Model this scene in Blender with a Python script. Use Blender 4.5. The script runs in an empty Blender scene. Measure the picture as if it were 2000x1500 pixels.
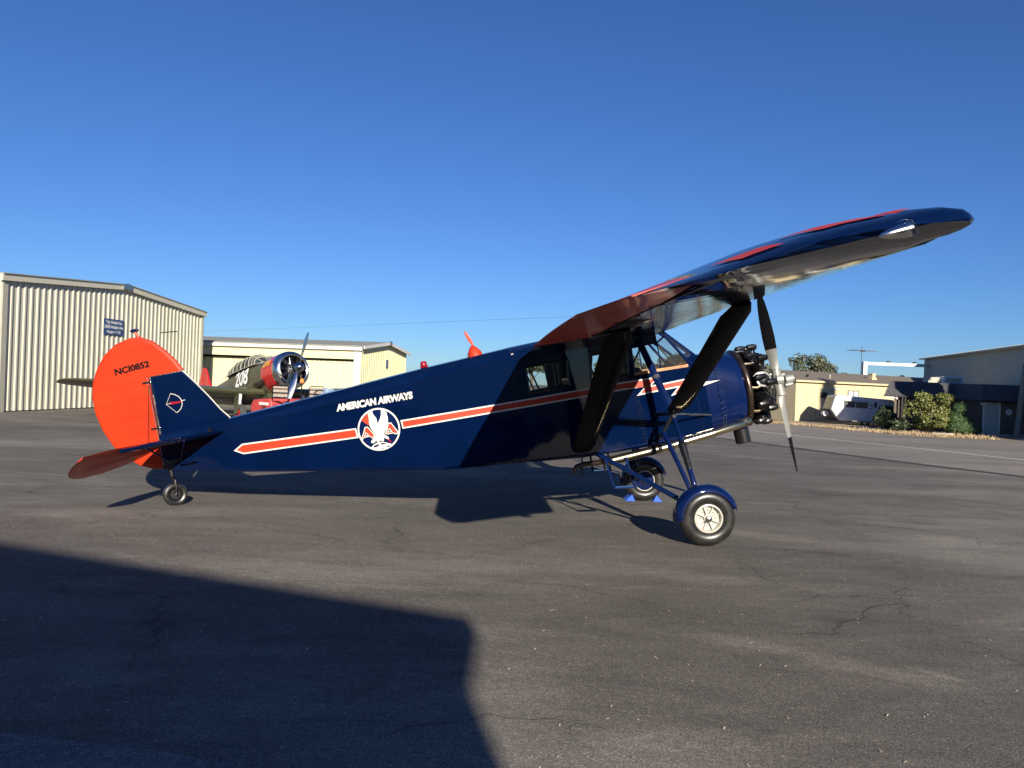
import bpy, math, random
from mathutils import Vector, Matrix
R = math.radians
random.seed(7)
C = bpy.context.scene.collection
sc = bpy.context.scene

# ------------------------------------------------------------------ camera, sky, sun, exposure
cam_d = bpy.data.cameras.new('camera'); cam_d.sensor_width = 36; cam_d.lens = 26.1
cam_d.clip_end = 3000; cam_d.clip_start = 0.05
cam = bpy.data.objects.new('camera', cam_d); C.objects.link(cam)
cam.matrix_world = Matrix.Translation((0, 0, 1.65)) @ Matrix.Rotation(R(90 - 0.08), 4, 'X') @ Matrix.Rotation(R(2.2), 4, 'Z')
sc.camera = cam
SUN_AZ, SUN_EL = 13.6, 21.2      # the sun stands behind the camera, a little to the right
world = bpy.data.worlds.new('World'); sc.world = world; world.use_nodes = True
wn = world.node_tree; wn.nodes.clear()
wo = wn.nodes.new('ShaderNodeOutputWorld'); wb = wn.nodes.new('ShaderNodeBackground'); ws = wn.nodes.new('ShaderNodeTexSky')
ws.sky_type = 'NISHITA'; ws.sun_disc = False; ws.sun_elevation = R(SUN_EL); ws.sun_rotation = R(180 - SUN_AZ)
ws.altitude = 30; ws.air_density = 1.0; ws.dust_density = 0.0; ws.ozone_density = 3.5
wb.inputs['Strength'].default_value = 0.054
hs = wn.nodes.new('ShaderNodeHueSaturation'); hs.inputs['Saturation'].default_value = 1.0
tint = wn.nodes.new('ShaderNodeVectorMath'); tint.operation = 'MULTIPLY'; tint.inputs[1].default_value = (.46, .70, 1.12)   # clear dry evening air
wn.links.new(ws.outputs[0], tint.inputs[0]); wn.links.new(tint.outputs[0], hs.inputs['Color']); wn.links.new(hs.outputs[0], wb.inputs[0]); wn.links.new(wb.outputs[0], wo.inputs[0])
sun_d = bpy.data.lights.new('sun', 'SUN'); sun_d.energy = 4.9; sun_d.angle = R(0.53); sun_d.color = (1.0, 0.91, 0.77)
sun = bpy.data.objects.new('sun', sun_d); C.objects.link(sun)
sdir = Vector((-math.sin(R(SUN_AZ)) * math.cos(R(SUN_EL)), math.cos(R(SUN_AZ)) * math.cos(R(SUN_EL)), -math.sin(R(SUN_EL))))
sun.rotation_euler = sdir.to_track_quat('-Z', 'Y').to_euler()
sc.view_settings.view_transform = 'Standard'; sc.view_settings.look = 'None'
sc.view_settings.gamma = 1; sc.view_settings.use_curve_mapping = False
sc.view_settings.exposure = 0.85
sc.cycles.max_bounces = 8; sc.cycles.transparent_max_bounces = 16

# ------------------------------------------------------------------ materials
def nt_new(name):
    m = bpy.data.materials.new(name); m.use_nodes = True
    n = m.node_tree; b = n.nodes['Principled BSDF']
    return m, n, b
def mat(name, col, rough=0.5, metal=0.0, coat=0.0, var=0.12, scale=4.0, bump=0.0, bscale=60.0, spec=0.5, dirt=None, dscale=1.2):
    m, n, b = nt_new(name)
    tc = n.nodes.new('ShaderNodeTexCoord')
    nz = n.nodes.new('ShaderNodeTexNoise'); nz.inputs['Scale'].default_value = scale; nz.inputs['Detail'].default_value = 5
    n.links.new(tc.outputs['Object'], nz.inputs['Vector'])
    mp = n.nodes.new('ShaderNodeMapRange'); mp.inputs['From Min'].default_value = .3; mp.inputs['From Max'].default_value = .7
    mp.inputs['To Min'].default_value = 1 - var; mp.inputs['To Max'].default_value = 1 + var
    n.links.new(nz.outputs[0], mp.inputs['Value'])
    vm = n.nodes.new('ShaderNodeVectorMath'); vm.operation = 'SCALE'; vm.inputs[0].default_value = col[:3]
    n.links.new(mp.outputs[0], vm.inputs['Scale'])
    out = vm.outputs[0]
    if dirt:
        n2 = n.nodes.new('ShaderNodeTexNoise'); n2.inputs['Scale'].default_value = dscale; n2.inputs['Detail'].default_value = 7; n2.inputs['Roughness'].default_value = .65
        n.links.new(tc.outputs['Object'], n2.inputs['Vector'])
        rp = n.nodes.new('ShaderNodeMapRange'); rp.inputs['From Min'].default_value = .5; rp.inputs['From Max'].default_value = .72; rp.inputs['To Max'].default_value = .75
        n.links.new(n2.outputs[0], rp.inputs['Value'])
        mx = n.nodes.new('ShaderNodeMix'); mx.data_type = 'RGBA'
        n.links.new(rp.outputs[0], mx.inputs[0]); n.links.new(out, mx.inputs[6]); mx.inputs[7].default_value = (*dirt, 1)
        out = mx.outputs[2]
    n.links.new(out, b.inputs['Base Color'])
    rr = n.nodes.new('ShaderNodeMapRange'); rr.inputs['To Min'].default_value = max(0.02, rough * .8); rr.inputs['To Max'].default_value = min(1, rough * 1.25)
    n.links.new(nz.outputs[0], rr.inputs['Value']); n.links.new(rr.outputs[0], b.inputs['Roughness'])
    b.inputs['Metallic'].default_value = metal; b.inputs['Coat Weight'].default_value = coat; b.inputs['Coat Roughness'].default_value = 0.06
    b.inputs['Specular IOR Level'].default_value = spec
    if bump:
        n3 = n.nodes.new('ShaderNodeTexNoise'); n3.inputs['Scale'].default_value = bscale; n3.inputs['Detail'].default_value = 4
        n.links.new(tc.outputs['Object'], n3.inputs['Vector'])
        bp = n.nodes.new('ShaderNodeBump'); bp.inputs['Strength'].default_value = bump; bp.inputs['Distance'].default_value = .02
        n.links.new(n3.outputs[0], bp.inputs['Height']); n.links.new(bp.outputs[0], b.inputs['Normal'])
        if coat: n.links.new(bp.outputs[0], b.inputs['Coat Normal'])
    return m
def fabric(name, col, wave_axis=0, amp=0.25, rough=.22, scale=3.3, coat=1.0, spec=.5):
    """doped fabric: glossy coat over a slightly sagging skin between ribs"""
    m, n, b = nt_new(name)
    tc = n.nodes.new('ShaderNodeTexCoord')
    nz = n.nodes.new('ShaderNodeTexNoise'); nz.inputs['Scale'].default_value = 2.2; nz.inputs['Detail'].default_value = 6
    n.links.new(tc.outputs['Object'], nz.inputs['Vector'])
    mp = n.nodes.new('ShaderNodeMapRange'); mp.inputs['From Min'].default_value = .3; mp.inputs['From Max'].default_value = .7; mp.inputs['To Min'].default_value = .85; mp.inputs['To Max'].default_value = 1.15
    n.links.new(nz.outputs[0], mp.inputs['Value'])
    vm = n.nodes.new('ShaderNodeVectorMath'); vm.operation = 'SCALE'; vm.inputs[0].default_value = col
    n.links.new(mp.outputs[0], vm.inputs['Scale']); n.links.new(vm.outputs[0], b.inputs['Base Color'])
    b.inputs['Roughness'].default_value = .45; b.inputs['Coat Weight'].default_value = coat
    n4 = n.nodes.new('ShaderNodeTexNoise'); n4.inputs['Scale'].default_value = 1.6; n4.inputs['Detail'].default_value = 9; n4.inputs['Roughness'].default_value = .72; n.links.new(tc.outputs['Object'], n4.inputs['Vector'])
    cr_ = n.nodes.new('ShaderNodeMapRange'); cr_.inputs['From Min'].default_value = .42; cr_.inputs['From Max'].default_value = .72; cr_.inputs['To Min'].default_value = rough * .25; cr_.inputs['To Max'].default_value = rough * .55
    n.links.new(n4.outputs[0], cr_.inputs['Value']); n.links.new(cr_.outputs[0], b.inputs['Coat Roughness'])
    b.inputs['Specular IOR Level'].default_value = spec
    wv = n.nodes.new('ShaderNodeTexWave'); wv.wave_profile = 'SIN'; wv.bands_direction = 'XYZ'[wave_axis]; wv.inputs['Scale'].default_value = scale / 2; wv.inputs['Distortion'].default_value = .15
    n.links.new(tc.outputs['Object'], wv.inputs['Vector'])
    n2 = n.nodes.new('ShaderNodeTexNoise'); n2.inputs['Scale'].default_value = 5; n2.inputs['Detail'].default_value = 3
    n.links.new(tc.outputs['Object'], n2.inputs['Vector'])
    ad = n.nodes.new('ShaderNodeMath'); ad.operation = 'ADD'
    n.links.new(wv.outputs[1], ad.inputs[0]); n.links.new(n2.outputs[0], ad.inputs[1])
    bp = n.nodes.new('ShaderNodeBump'); bp.inputs['Strength'].default_value = amp; bp.inputs['Distance'].default_value = .02
    n.links.new(ad.outputs[0], bp.inputs['Height']); n.links.new(bp.outputs[0], b.inputs['Normal']); n.links.new(bp.outputs[0], b.inputs['Coat Normal'])
    return m
M = {}
NAVY = (0.0008, 0.0058, 0.031)
M['navy'] = fabric('navy_fabric', NAVY, 0, .04, .12, 2.2, .8, .0)
M['navywing'] = fabric('navy_wing_fabric', NAVY, 1, .018, .2, 3.0, .9, .0)
M['navypaint'] = mat('navy_metal_paint', (0.0014, 0.0085, 0.052), .4, 0, .9, .15, 3, .0, 30, spec=.05)
M['orange'] = fabric('orange_fabric', (0.43, 0.027, 0.003), 2, .05, .3, 3.3, .25, .25)
M['orangepaint'] = mat('orange_paint', (0.43, 0.027, 0.003), .5, 0, .1, .05)
M['cream'] = mat('cream_white_paint', (.62, .60, .54), .5, 0, .1, .05)
M['chrome'] = mat('polished_metal', (.72, .72, .7), .16, 1, 0, .08)
M['steel'] = mat('dull_steel', (.45, .45, .42), .35, 1, 0, .15, 8)
M['pipe'] = mat('heated_exhaust_steel', (.72, .60, .38), .22, 1, 0, .12, 5)
M['pipedark'] = mat('burnt_collector_steel', (.12, .085, .065), .3, .9, 0, .3, 7)
M['engine'] = mat('black_engine_enamel', (.005, .005, .006), .28, 0, .25, .3, 15, spec=.35)
M['black'] = mat('black_paint', (.006, .006, .007), .35, 0, .3, .2)
M['matteblack'] = mat('matte_black_paint', (.005, .005, .006), .75, 0, 0, .2, spec=.1)
M['prop'] = mat('grey_propeller_paint', (.29, .29, .26), .42, .35, .2, .08)
M['rubber'] = mat('tyre_rubber', (.014, .014, .014), .34, 0, .12, .3, 9, .03, 60, dirt=(.05, .045, .04), dscale=5)
M['rubberdull'] = mat('dull_tyre_rubber', (.05, .048, .045), .8, 0, 0, .2, 9)
M['rim'] = mat('cream_wheel_enamel', (.42, .41, .36), .4, 0, .2, .06)
M['wood'] = mat('varnished_wood_sill', (.42, .19, .07), .35, 0, .5, .3, 12)
M['strut'] = mat('shade_black_strut', (.004, .004, .005), .75, 0, .10, .25, 5, spec=.04)  # near-black base holds the shade and dark reflections on the struts
M['interior'] = mat('dark_cabin_lining', (.025, .022, .02), .8)
M['headliner'] = mat('pale_cabin_headliner', (.30, .27, .22), .8)
M['leather'] = mat('dark_leather_seat', (.03, .02, .015), .45)
M['olive'] = mat('olive_drab_paint', (.064, .064, .034), .36, 0, .25, .22, 3, .02, 12, dirt=(.035, .036, .02), dscale=1.5)
M['red'] = mat('red_cowl_paint', (.50, .012, .012), .25, 0, .6, .1)
M['dullred'] = mat('faded_red_paint', (.42, .045, .04), .5, 0, .1, .15, 5)
M['yellow'] = mat('yellow_lettering_paint', (.75, .42, .05), .5)
M['white'] = mat('white_paint', (.78, .78, .76), .5, 0, 0, .05)
M['blueplastic'] = mat('blue_plastic', (.02, .10, .62), .4, 0, .2, .08)
M['amber'] = mat('amber_beacon_glass', (.65, .2, .03), .15, 0, .5)
M['redglass'] = mat('red_beacon_glass', (.25, .005, .008), .1, 0, 1)
M['seatslat'] = mat('weathered_seat_slats', (.28, .24, .20), .7, 0, 0, .3, 20)
M['cladding'] = mat('beige_metal_cladding', (.50, .475, .37), .45, .0, .1, .05, .7, dirt=(.42, .39, .28), dscale=.6)
M['trim'] = mat('grey_beige_metal_trim', (.36, .35, .28), .5, 0, 0, .06)
M['roofmetal'] = mat('grey_roof_metal', (.30, .30, .27), .5, .2, 0, .08)
M['yellowdoor'] = mat('pale_yellow_door_metal', (.66, .61, .36), .45, 0, .1, .03, .8)
M['signblue'] = mat('navy_sign_enamel', (.012, .045, .15), .5, 0, .1, .06)
M['shade'] = mat('dark_slot_shade', (.006, .006, .006), .9)  # near-black colour for the shadow in the door slot
M['cladding_far'] = mat('aged_tan_cladding', (.44, .43, .34), .5, 0, 0, .06, .5)
M['homewall'] = mat('butter_yellow_siding', (.55, .46, .28), .7, 0, 0, .05, 1.2)
M['cladding_far'].node_tree.nodes['Principled BSDF'].inputs['Roughness'].default_value = .5
M['homeroof'] = mat('brown_asphalt_shingle', (.16, .135, .105), .9, 0, 0, .18, 9, .1, 20)
M['slate'] = mat('charcoal_shingle', (.065, .065, .07), .85, 0, 0, .3, 5, .1, 20)
M['brownwall'] = mat('brown_board_siding', (.115, .09, .072), .8, 0, 0, .12, 3)
M['tanwall'] = mat('tan_board_siding', (.30, .21, .15), .8, 0, 0, .1, 3)
M['doorgrey'] = mat('pale_grey_green_door', (.33, .38, .33), .5, 0, .05, .05)
M['caravan'] = mat('white_caravan_skin', (.68, .69, .70), .35, 0, .2, .05, 2, dirt=(.5, .5, .48), dscale=1.5)
M['caravandark'] = mat('grey_caravan_front', (.10, .10, .11), .4, 0, .1, .1)
M['pole'] = mat('weathered_grey_pole', (.20, .195, .155), .8, 0, 0, .2, 5)
M['bark'] = mat('grey_bark', (.13, .10, .075), .9, 0, 0, .3, 6, .3, 20)
M['concrete'] = mat('pale_concrete', (.38, .34, .29), .9, 0, 0, .15, 3, .2, 30)
def leafmat(name, c1, c2, tr=.15):
    m, n, b = nt_new(name)
    g = n.nodes.new('ShaderNodeNewGeometry'); rp = n.nodes.new('ShaderNodeMix'); rp.data_type = 'RGBA'
    n.links.new(g.outputs['Random Per Island'], rp.inputs[0]); rp.inputs[6].default_value = (*c1, 1); rp.inputs[7].default_value = (*c2, 1)
    n.links.new(rp.outputs[2], b.inputs['Base Color']); b.inputs['Roughness'].default_value = .5
    try: b.inputs['Transmission Weight'].default_value = 0
    except Exception: pass
    return m
M['leaf_olive'] = leafmat('grey_green_foliage', (.05, .06, .03), (.13, .135, .085))
M['leaf_bush'] = leafmat('yellow_green_foliage', (.045, .065, .012), (.20, .20, .045))
M['leaf_juniper'] = leafmat('juniper_foliage', (.03, .07, .02), (.08, .14, .045))
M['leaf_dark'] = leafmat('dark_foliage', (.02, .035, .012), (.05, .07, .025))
M['drygrass'] = leafmat('dry_straw_grass', (.30, .21, .11), (.46, .35, .21))

def glassmat(name, tint, refl=1.0, alpha=.1):
    m = bpy.data.materials.new(name); m.use_nodes = True; n = m.node_tree; n.nodes.clear()
    o = n.nodes.new('ShaderNodeOutputMaterial'); t = n.nodes.new('ShaderNodeBsdfTransparent'); g = n.nodes.new('ShaderNodeBsdfGlossy')
    t.inputs[0].default_value = (*tint, 1); g.inputs['Roughness'].default_value = .02
    d = n.nodes.new('ShaderNodeBsdfDiffuse'); d.inputs[0].default_value = (.35, .37, .36, 1)
    f = n.nodes.new('ShaderNodeFresnel'); f.inputs[0].default_value = 1.45
    mx = n.nodes.new('ShaderNodeMixShader'); m2 = n.nodes.new('ShaderNodeMixShader'); m2.inputs[0].default_value = alpha
    n.links.new(t.outputs[0], m2.inputs[1]); n.links.new(d.outputs[0], m2.inputs[2])
    n.links.new(f.outputs[0], mx.inputs[0]); n.links.new(m2.outputs[0], mx.inputs[1]); n.links.new(g.outputs[0], mx.inputs[2])
    n.links.new(mx.outputs[0], o.inputs[0]); return m
M['glass'] = glassmat('cabin_window_glass', (.86, .9, .9), 1, .05)
M['canopyglass'] = glassmat('greenhouse_glass', (.75, .78, .76), 1, .12)
M['darkglass'] = mat('dark_window_glass', (.03, .033, .035), .08, 0, .5, .1)
M['paleblind'] = mat('white_blind_behind_glass', (.55, .56, .56), .3, 0, .8, .05)

# ------------------------------------------------------------------ mesh helpers
class MB:
    def __init__(s): s.v = []; s.f = []; s.mi = []
    def add(s, vs, fs, mi=0):
        o = len(s.v); s.v += [tuple(p) for p in vs]; s.f += [tuple(i + o for i in f) for f in fs]; s.mi += [mi] * len(fs); return s
    def box(s, a, b, mi=0):
        x0, y0, z0 = [min(a[i], b[i]) for i in range(3)]; x1, y1, z1 = [max(a[i], b[i]) for i in range(3)]
        return s.add([(x0, y0, z0), (x1, y0, z0), (x1, y1, z0), (x0, y1, z0), (x0, y0, z1), (x1, y0, z1), (x1, y1, z1), (x0, y1, z1)],
                     [(0, 3, 2, 1), (4, 5, 6, 7), (0, 1, 5, 4), (1, 2, 6, 5), (2, 3, 7, 6), (3, 0, 4, 7)], mi)
    def obox(s, o, ex, ey, ez, mi=0):
        """box from a corner and three edge vectors"""
        o, ex, ey, ez = map(Vector, (o, ex, ey, ez))
        p = [o, o + ex, o + ex + ey, o + ey]; p += [q + ez for q in p]
        return s.add(p, [(0, 3, 2, 1), (4, 5, 6, 7), (0, 1, 5, 4), (1, 2, 6, 5), (2, 3, 7, 6), (3, 0, 4, 7)], mi)
    def loft(s, rings, cap=True, closed=True, mi=0):
        k = len(rings[0]); vs = [p for r in rings for p in r]; fs = []
        for i in range(len(rings) - 1):
            for j in range(k if closed else k - 1):
                a = i * k + j; b = i * k + (j + 1) % k; fs.append((a, b, b + k, a + k))
        if cap: fs.append(tuple(range(k))[::-1]); fs.append(tuple((len(rings) - 1) * k + j for j in range(k)))
        return s.add(vs, fs, mi)
    def tube(s, pts, r, seg=10, cap=True, flat=None, mi=0):
        """round tube along points; r a number or one per point; flat=(axis, factor) squashes it"""
        pts = [Vector(p) for p in pts]; n = len(pts); rs = r if isinstance(r, (list, tuple)) else [r] * n; rings = []
        up = None
        for i, p in enumerate(pts):
            t = (pts[min(i + 1, n - 1)] - pts[max(i - 1, 0)]).normalized()
            if up is None:
                up = Vector((0, 0, 1)) if abs(t.z) < .9 else Vector((1, 0, 0))
                if flat: up = Vector(flat[0])
            sx = t.cross(up).normalized(); sy = sx.cross(t).normalized(); up = sy
            ky = flat[1] if flat else 1
            rings.append([p + sx * math.cos(a) * rs[i] + sy * math.sin(a) * rs[i] * ky for a in [2 * math.pi * q / seg for q in range(seg)]])
        return s.loft(rings, cap, True, mi)
    def lathe(s, prof, o=(0, 0, 0), ax=(1, 0, 0), seg=32, mi=0, cap=False, a0=0, a1=2 * math.pi):
        """prof: (distance along axis, radius)"""
        ax = Vector(ax).normalized(); o = Vector(o); u = Vector((0, 0, 1)) if abs(ax.z) < .9 else Vector((1, 0, 0))
        e1 = ax.cross(u).normalized(); e2 = ax.cross(e1).normalized()
        full = abs(a1 - a0 - 2 * math.pi) < 1e-6; k = seg if full else seg + 1
        rings = [[o + ax * h + (e1 * math.cos(a) + e2 * math.sin(a)) * max(r, 1e-4) for a in [a0 + (a1 - a0) * q / seg for q in range(k)]] for h, r in prof]
        return s.loft(rings, cap, full, mi)
    def prism(s, poly, d, mi=0):
        """3-D polygon pushed along vector d"""
        k = len(poly); d = Vector(d); a = [Vector(p) for p in poly]; b = [p + d for p in a]
        return s.add(a + b, [tuple(range(k))[::-1], tuple(range(k, 2 * k))] + [(i, (i + 1) % k, (i + 1) % k + k, i + k) for i in range(k)], mi)
    def ball(s, c, r, seg=16, rings=10, sc_=(1, 1, 1), mi=0):
        prof = [(-math.cos(math.pi * i / rings), math.sin(math.pi * i / rings)) for i in range(rings + 1)]
        c = Vector(c); k = len(s.v); s.lathe(prof, (0, 0, 0), (1, 0, 0), seg, mi)
        for i in range(k, len(s.v)):
            p = s.v[i]; s.v[i] = (c.x + p[0] * r * sc_[0], c.y + p[1] * r * sc_[1], c.z + p[2] * r * sc_[2])
        return s
def part(name, mb, mats, parent=None, smooth=35, loc=None, bevel=0):
    me = bpy.data.meshes.new(name); me.from_pydata(mb.v, [], mb.f)
    if not isinstance(mats, (list, tuple)): mats = [mats]
    for m in mats: me.materials.append(M[m] if isinstance(m, str) else m)
    me.polygons.foreach_set('material_index', mb.mi)
    if smooth:
        me.polygons.foreach_set('use_smooth', [True] * len(me.polygons)); me.update(); me.set_sharp_from_angle(angle=R(smooth))
    me.validate(); me.update()
    import bmesh
    bm = bmesh.new(); bm.from_mesh(me); bmesh.ops.recalc_face_normals(bm, faces=bm.faces); bm.to_mesh(me); bm.free()
    o = bpy.data.objects.new(name, me); C.objects.link(o)
    if parent is not None: o.parent = parent
    if loc is not None: o.location = loc
    if bevel:
        bv = o.modifiers.new('bevel', 'BEVEL'); bv.width = bevel; bv.segments = 2; bv.limit_method = 'ANGLE'
    return o
def thing(name, label, cat, loc=(0, 0, 0), rz=0, ry=0, group=None):
    o = bpy.data.objects.new(name, None); C.objects.link(o); o.empty_display_size = .3
    o.matrix_world = Matrix.Translation(loc) @ Matrix.Rotation(rz, 4, 'Z') @ Matrix.Rotation(ry, 4, 'Y')
    o['label'] = label; o['category'] = cat
    if group: o['group'] = group
    return o
def tag(o, label, cat, group=None):
    o['label'] = label; o['category'] = cat
    if group: o['group'] = group
    return o
def struct(o): o['kind'] = 'structure'; return o
def text2d(txt, size=1.0, bold=0.0, shear=0.0, xs=1.0, spacing=1.0):
    cu = bpy.data.curves.new('t', 'FONT'); cu.body = txt; cu.size = size; cu.offset = bold; cu.shear = shear; cu.space_character = spacing
    cu.fill_mode = 'FRONT'; cu.resolution_u = 4
    ob = bpy.data.objects.new('t', cu); C.objects.link(ob); dg = bpy.context.evaluated_depsgraph_get(); dg.update()
    me = bpy.data.meshes.new_from_object(ob.evaluated_get(dg))
    vs = [(v.co.x * xs, v.co.y) for v in me.vertices]; fs = [tuple(p.vertices) for p in me.polygons]
    bpy.data.objects.remove(ob); bpy.data.curves.remove(cu); bpy.data.meshes.remove(me)
    x0 = min(v[0] for v in vs); x1 = max(v[0] for v in vs); y0 = min(v[1] for v in vs); y1 = max(v[1] for v in vs)
    return [((v[0] - x0) / (x1 - x0), (v[1] - y0) / (y1 - y0)) for v in vs], fs
def lerp(a, b, t): return a + (b - a) * t
def interp(tab, x):
    if x <= tab[0][0]: return tab[0][1:]
    for a, b in zip(tab, tab[1:]):
        if x <= b[0]:
            t = (x - a[0]) / (b[0] - a[0]); return tuple(lerp(p, q, t) for p, q in zip(a[1:], b[1:]))
    return tab[-1][1:]

# ------------------------------------------------------------------ ground
def sm(t): t = min(1, max(0, t)); return t * t * (3 - 2 * t)
def H(x, y): return -.5 * sm((y - 14) / 30) * sm(x / 8)      # the ground falls away gently beyond the taxiway
def asphalt(name, base, light, crack=1.0, streak=(1, 1, 1), patch=.5, stains=()):
    m, n, b = nt_new(name); L = n.links.new
    tc = n.nodes.new('ShaderNodeTexCoord')
    def noise(scale, detail=5, rough=.55, vec=None, dist=0):
        q = n.nodes.new('ShaderNodeTexNoise'); q.inputs['Scale'].default_value = scale; q.inputs['Detail'].default_value = detail; q.inputs['Roughness'].default_value = rough; q.inputs['Distortion'].default_value = dist
        L(vec or tc.outputs['Object'], q.inputs['Vector']); return q.outputs[0]
    def rng(v, a, c, lo, hi):
        q = n.nodes.new('ShaderNodeMapRange'); q.inputs['From Min'].default_value = a; q.inputs['From Max'].default_value = c; q.inputs['To Min'].default_value = lo; q.inputs['To Max'].default_value = hi
        L(v, q.inputs['Value']); return q.outputs[0]
    def mth(op, a, c=None):
        q = n.nodes.new('ShaderNodeMath'); q.operation = op
        for i, x in enumerate((a, c)):
            if x is None: continue
            if isinstance(x, (int, float)): q.inputs[i].default_value = x
            else: L(x, q.inputs[i])
        return q.outputs[0]
    mpg = n.nodes.new('ShaderNodeMapping'); mpg.inputs['Scale'].default_value = streak; mpg.inputs['Rotation'].default_value = (0, 0, R(-8)); L(tc.outputs['Object'], mpg.inputs['Vector'])
    st = mpg.outputs[0]
    tone = rng(noise(.30, 7, .62, st, .5), .3, .7, .76, 1.26)
    mid = rng(noise(2.0, 8, .7, st, 1.2), .3, .7, .80, 1.2)
    grain = rng(noise(95, 4, .85), .32, .68, .55, 1.5)
    grit = rng(noise(24, 5, .8), .3, .7, .78, 1.25)
    pb = n.nodes.new('ShaderNodeTexVoronoi'); pb.inputs['Scale'].default_value = 150; L(tc.outputs['Object'], pb.inputs['Vector'])
    sx_ = n.nodes.new('ShaderNodeSeparateColor'); L(pb.outputs['Color'], sx_.inputs[0]); peb = rng(sx_.outputs[0], .80, .95, 1, 1.7); pebd = rng(sx_.outputs[1], .0, .18, .6, 1)
    k = mth('MULTIPLY', mth('MULTIPLY', mth('MULTIPLY', tone, mid), mth('MULTIPLY', grain, grit)), mth('MULTIPLY', peb, pebd))
    # worn light patches with ragged edges
    pm = rng(mth('ADD', noise(.33, 3, .5, st), mth('MULTIPLY', noise(3.5, 8, .75, st), .22)), .64, .74, 0, patch)
    pm2 = rng(mth('ADD', noise(.9, 4, .6, st, .4), mth('MULTIPLY', noise(9, 6, .8), .16)), .68, .73, 0, patch * .6)
    pmx = mth('MAXIMUM', pm, pm2)
    rag = noise(3.4, 10, .85, st, .6)
    for cx, cy, rx, ry, ang, amt in stains:
        q = n.nodes.new('ShaderNodeMapping'); q.vector_type = 'TEXTURE'; q.inputs['Location'].default_value = (cx, cy, 0); q.inputs['Rotation'].default_value = (0, 0, R(ang)); q.inputs['Scale'].default_value = (rx, ry, 1e3); L(tc.outputs['Object'], q.inputs['Vector'])
        ln = n.nodes.new('ShaderNodeVectorMath'); ln.operation = 'LENGTH'; L(q.outputs[0], ln.inputs[0])
        e = rng(mth('ADD', ln.outputs['Value'], mth('MULTIPLY', mth('SUBTRACT', rag, .5), 4.5)), .35, 1.25, amt, 0)
        pmx = mth('MAXIMUM', pmx, e)
    mx = n.nodes.new('ShaderNodeMix'); mx.data_type = 'RGBA'; L(pmx, mx.inputs[0]); mx.inputs[6].default_value = (*base, 1); mx.inputs[7].default_value = (*light, 1)
    # cracks
    dn = n.nodes.new('ShaderNodeTexNoise'); dn.inputs['Scale'].default_value = 1.1; dn.inputs['Detail'].default_value = 6; L(tc.outputs['Object'], dn.inputs['Vector'])
    va = n.nodes.new('ShaderNodeVectorMath'); va.operation = 'MULTIPLY_ADD'; L(dn.outputs[1], va.inputs[0]); va.inputs[1].default_value = (1.3, 1.3, 0); L(tc.outputs['Object'], va.inputs[2])
    vo = n.nodes.new('ShaderNodeTexVoronoi'); vo.feature = 'DISTANCE_TO_EDGE'; vo.inputs['Scale'].default_value = .42; L(va.outputs[0], vo.inputs['Vector'])
    cw = rng(vo.outputs[0], 0.001, .006, 1, 0)
    cm = rng(noise(.5, 3, .5), .46, .56, 0, 1)
    cr = mth('MULTIPLY', mth('MULTIPLY', cw, cm), .6 * crack)
    v2 = n.nodes.new('ShaderNodeTexVoronoi'); v2.feature = 'DISTANCE_TO_EDGE'; v2.inputs['Scale'].default_value = 1.35; L(va.outputs[0], v2.inputs['Vector'])
    cr = mth('MAXIMUM', cr, mth('MULTIPLY', mth('MULTIPLY', rng(v2.outputs[0], .001, .010, 1, 0), rng(noise(.8, 4, .6), .52, .60, 0, 1)), .4 * crack))
    halo = mth('MULTIPLY', mth('MULTIPLY', rng(vo.outputs[0], 0, .06, 1, 0), cm), .22 * crack)
    kk = mth('MULTIPLY', k, mth('SUBTRACT', 1, mth('ADD', cr, halo)))
    vm = n.nodes.new('ShaderNodeVectorMath'); vm.operation = 'SCALE'; L(mx.outputs[2], vm.inputs[0]); L(kk, vm.inputs['Scale'])
    L(vm.outputs[0], b.inputs['Base Color']); b.inputs['Roughness'].default_value = .92; b.inputs['Specular IOR Level'].default_value = .2
    hb = mth('SUBTRACT', mth('ADD', noise(90, 3, .8), mth('MULTIPLY', noise(4, 4, .6), .5)), mth('MULTIPLY', cr, 1.5))
    bp = n.nodes.new('ShaderNodeBump'); bp.inputs['Strength'].default_value = .8; bp.inputs['Distance'].default_value = .006
    L(hb, bp.inputs['Height']); L(bp.outputs[0], b.inputs['Normal'])
    return m
M['asphalt'] = asphalt('apron_asphalt', (.118, .107, .093), (.200, .184, .155), .5, (.5, 1.3, 1), .6, [(-1.35, 6.2, 1.9, .42, -4, .65), (-.1, 3.75, .5, .7, 0, .55), (.6, 3.3, .8, .3, 8, .6), (1.9, 4.7, .85, .13, -32, .5), (2.62, 4.45, .16, .05, -40, .8), (1.5, 6.6, 1.6, .22, -12, .5), (2.9, 8.6, 2.2, .22, -25, .45), (-.2, 4.9, .6, .2, 0, .4), (3.6, 3.4, .5, 1.4, 20, .35), (-.3, 3.05, .5, .15, 0, .6)])
M['asphalt2'] = asphalt('taxiway_asphalt', (.195, .176, .152), (.24, .22, .19), .3, (.25, 1.6, 1), .4)
M['slab'] = asphalt('concrete_slab', (.15, .15, .15), (.25, .24, .23), .2, (1, 1, 1), .4)
M['dirt'] = asphalt('dry_dirt', (.22, .18, .13), (.36, .28, .18), 0, (1, 1, 1), .8)
xs = [-1500, -500, -200, -100] + list(range(-60, 61)) + [100, 200, 500, 1500]
ys = [-1500, -500, -200, -100, -60, -40] + list(range(-20, 81)) + [100, 140, 200, 500, 1500]
mb = MB(); nx = len(xs)
mb.add([(x, y, H(x, y)) for y in ys for x in xs], [(j * nx + i, j * nx + i + 1, (j + 1) * nx + i + 1, (j + 1) * nx + i) for j in range(len(ys) - 1) for i in range(nx - 1)])
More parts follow.
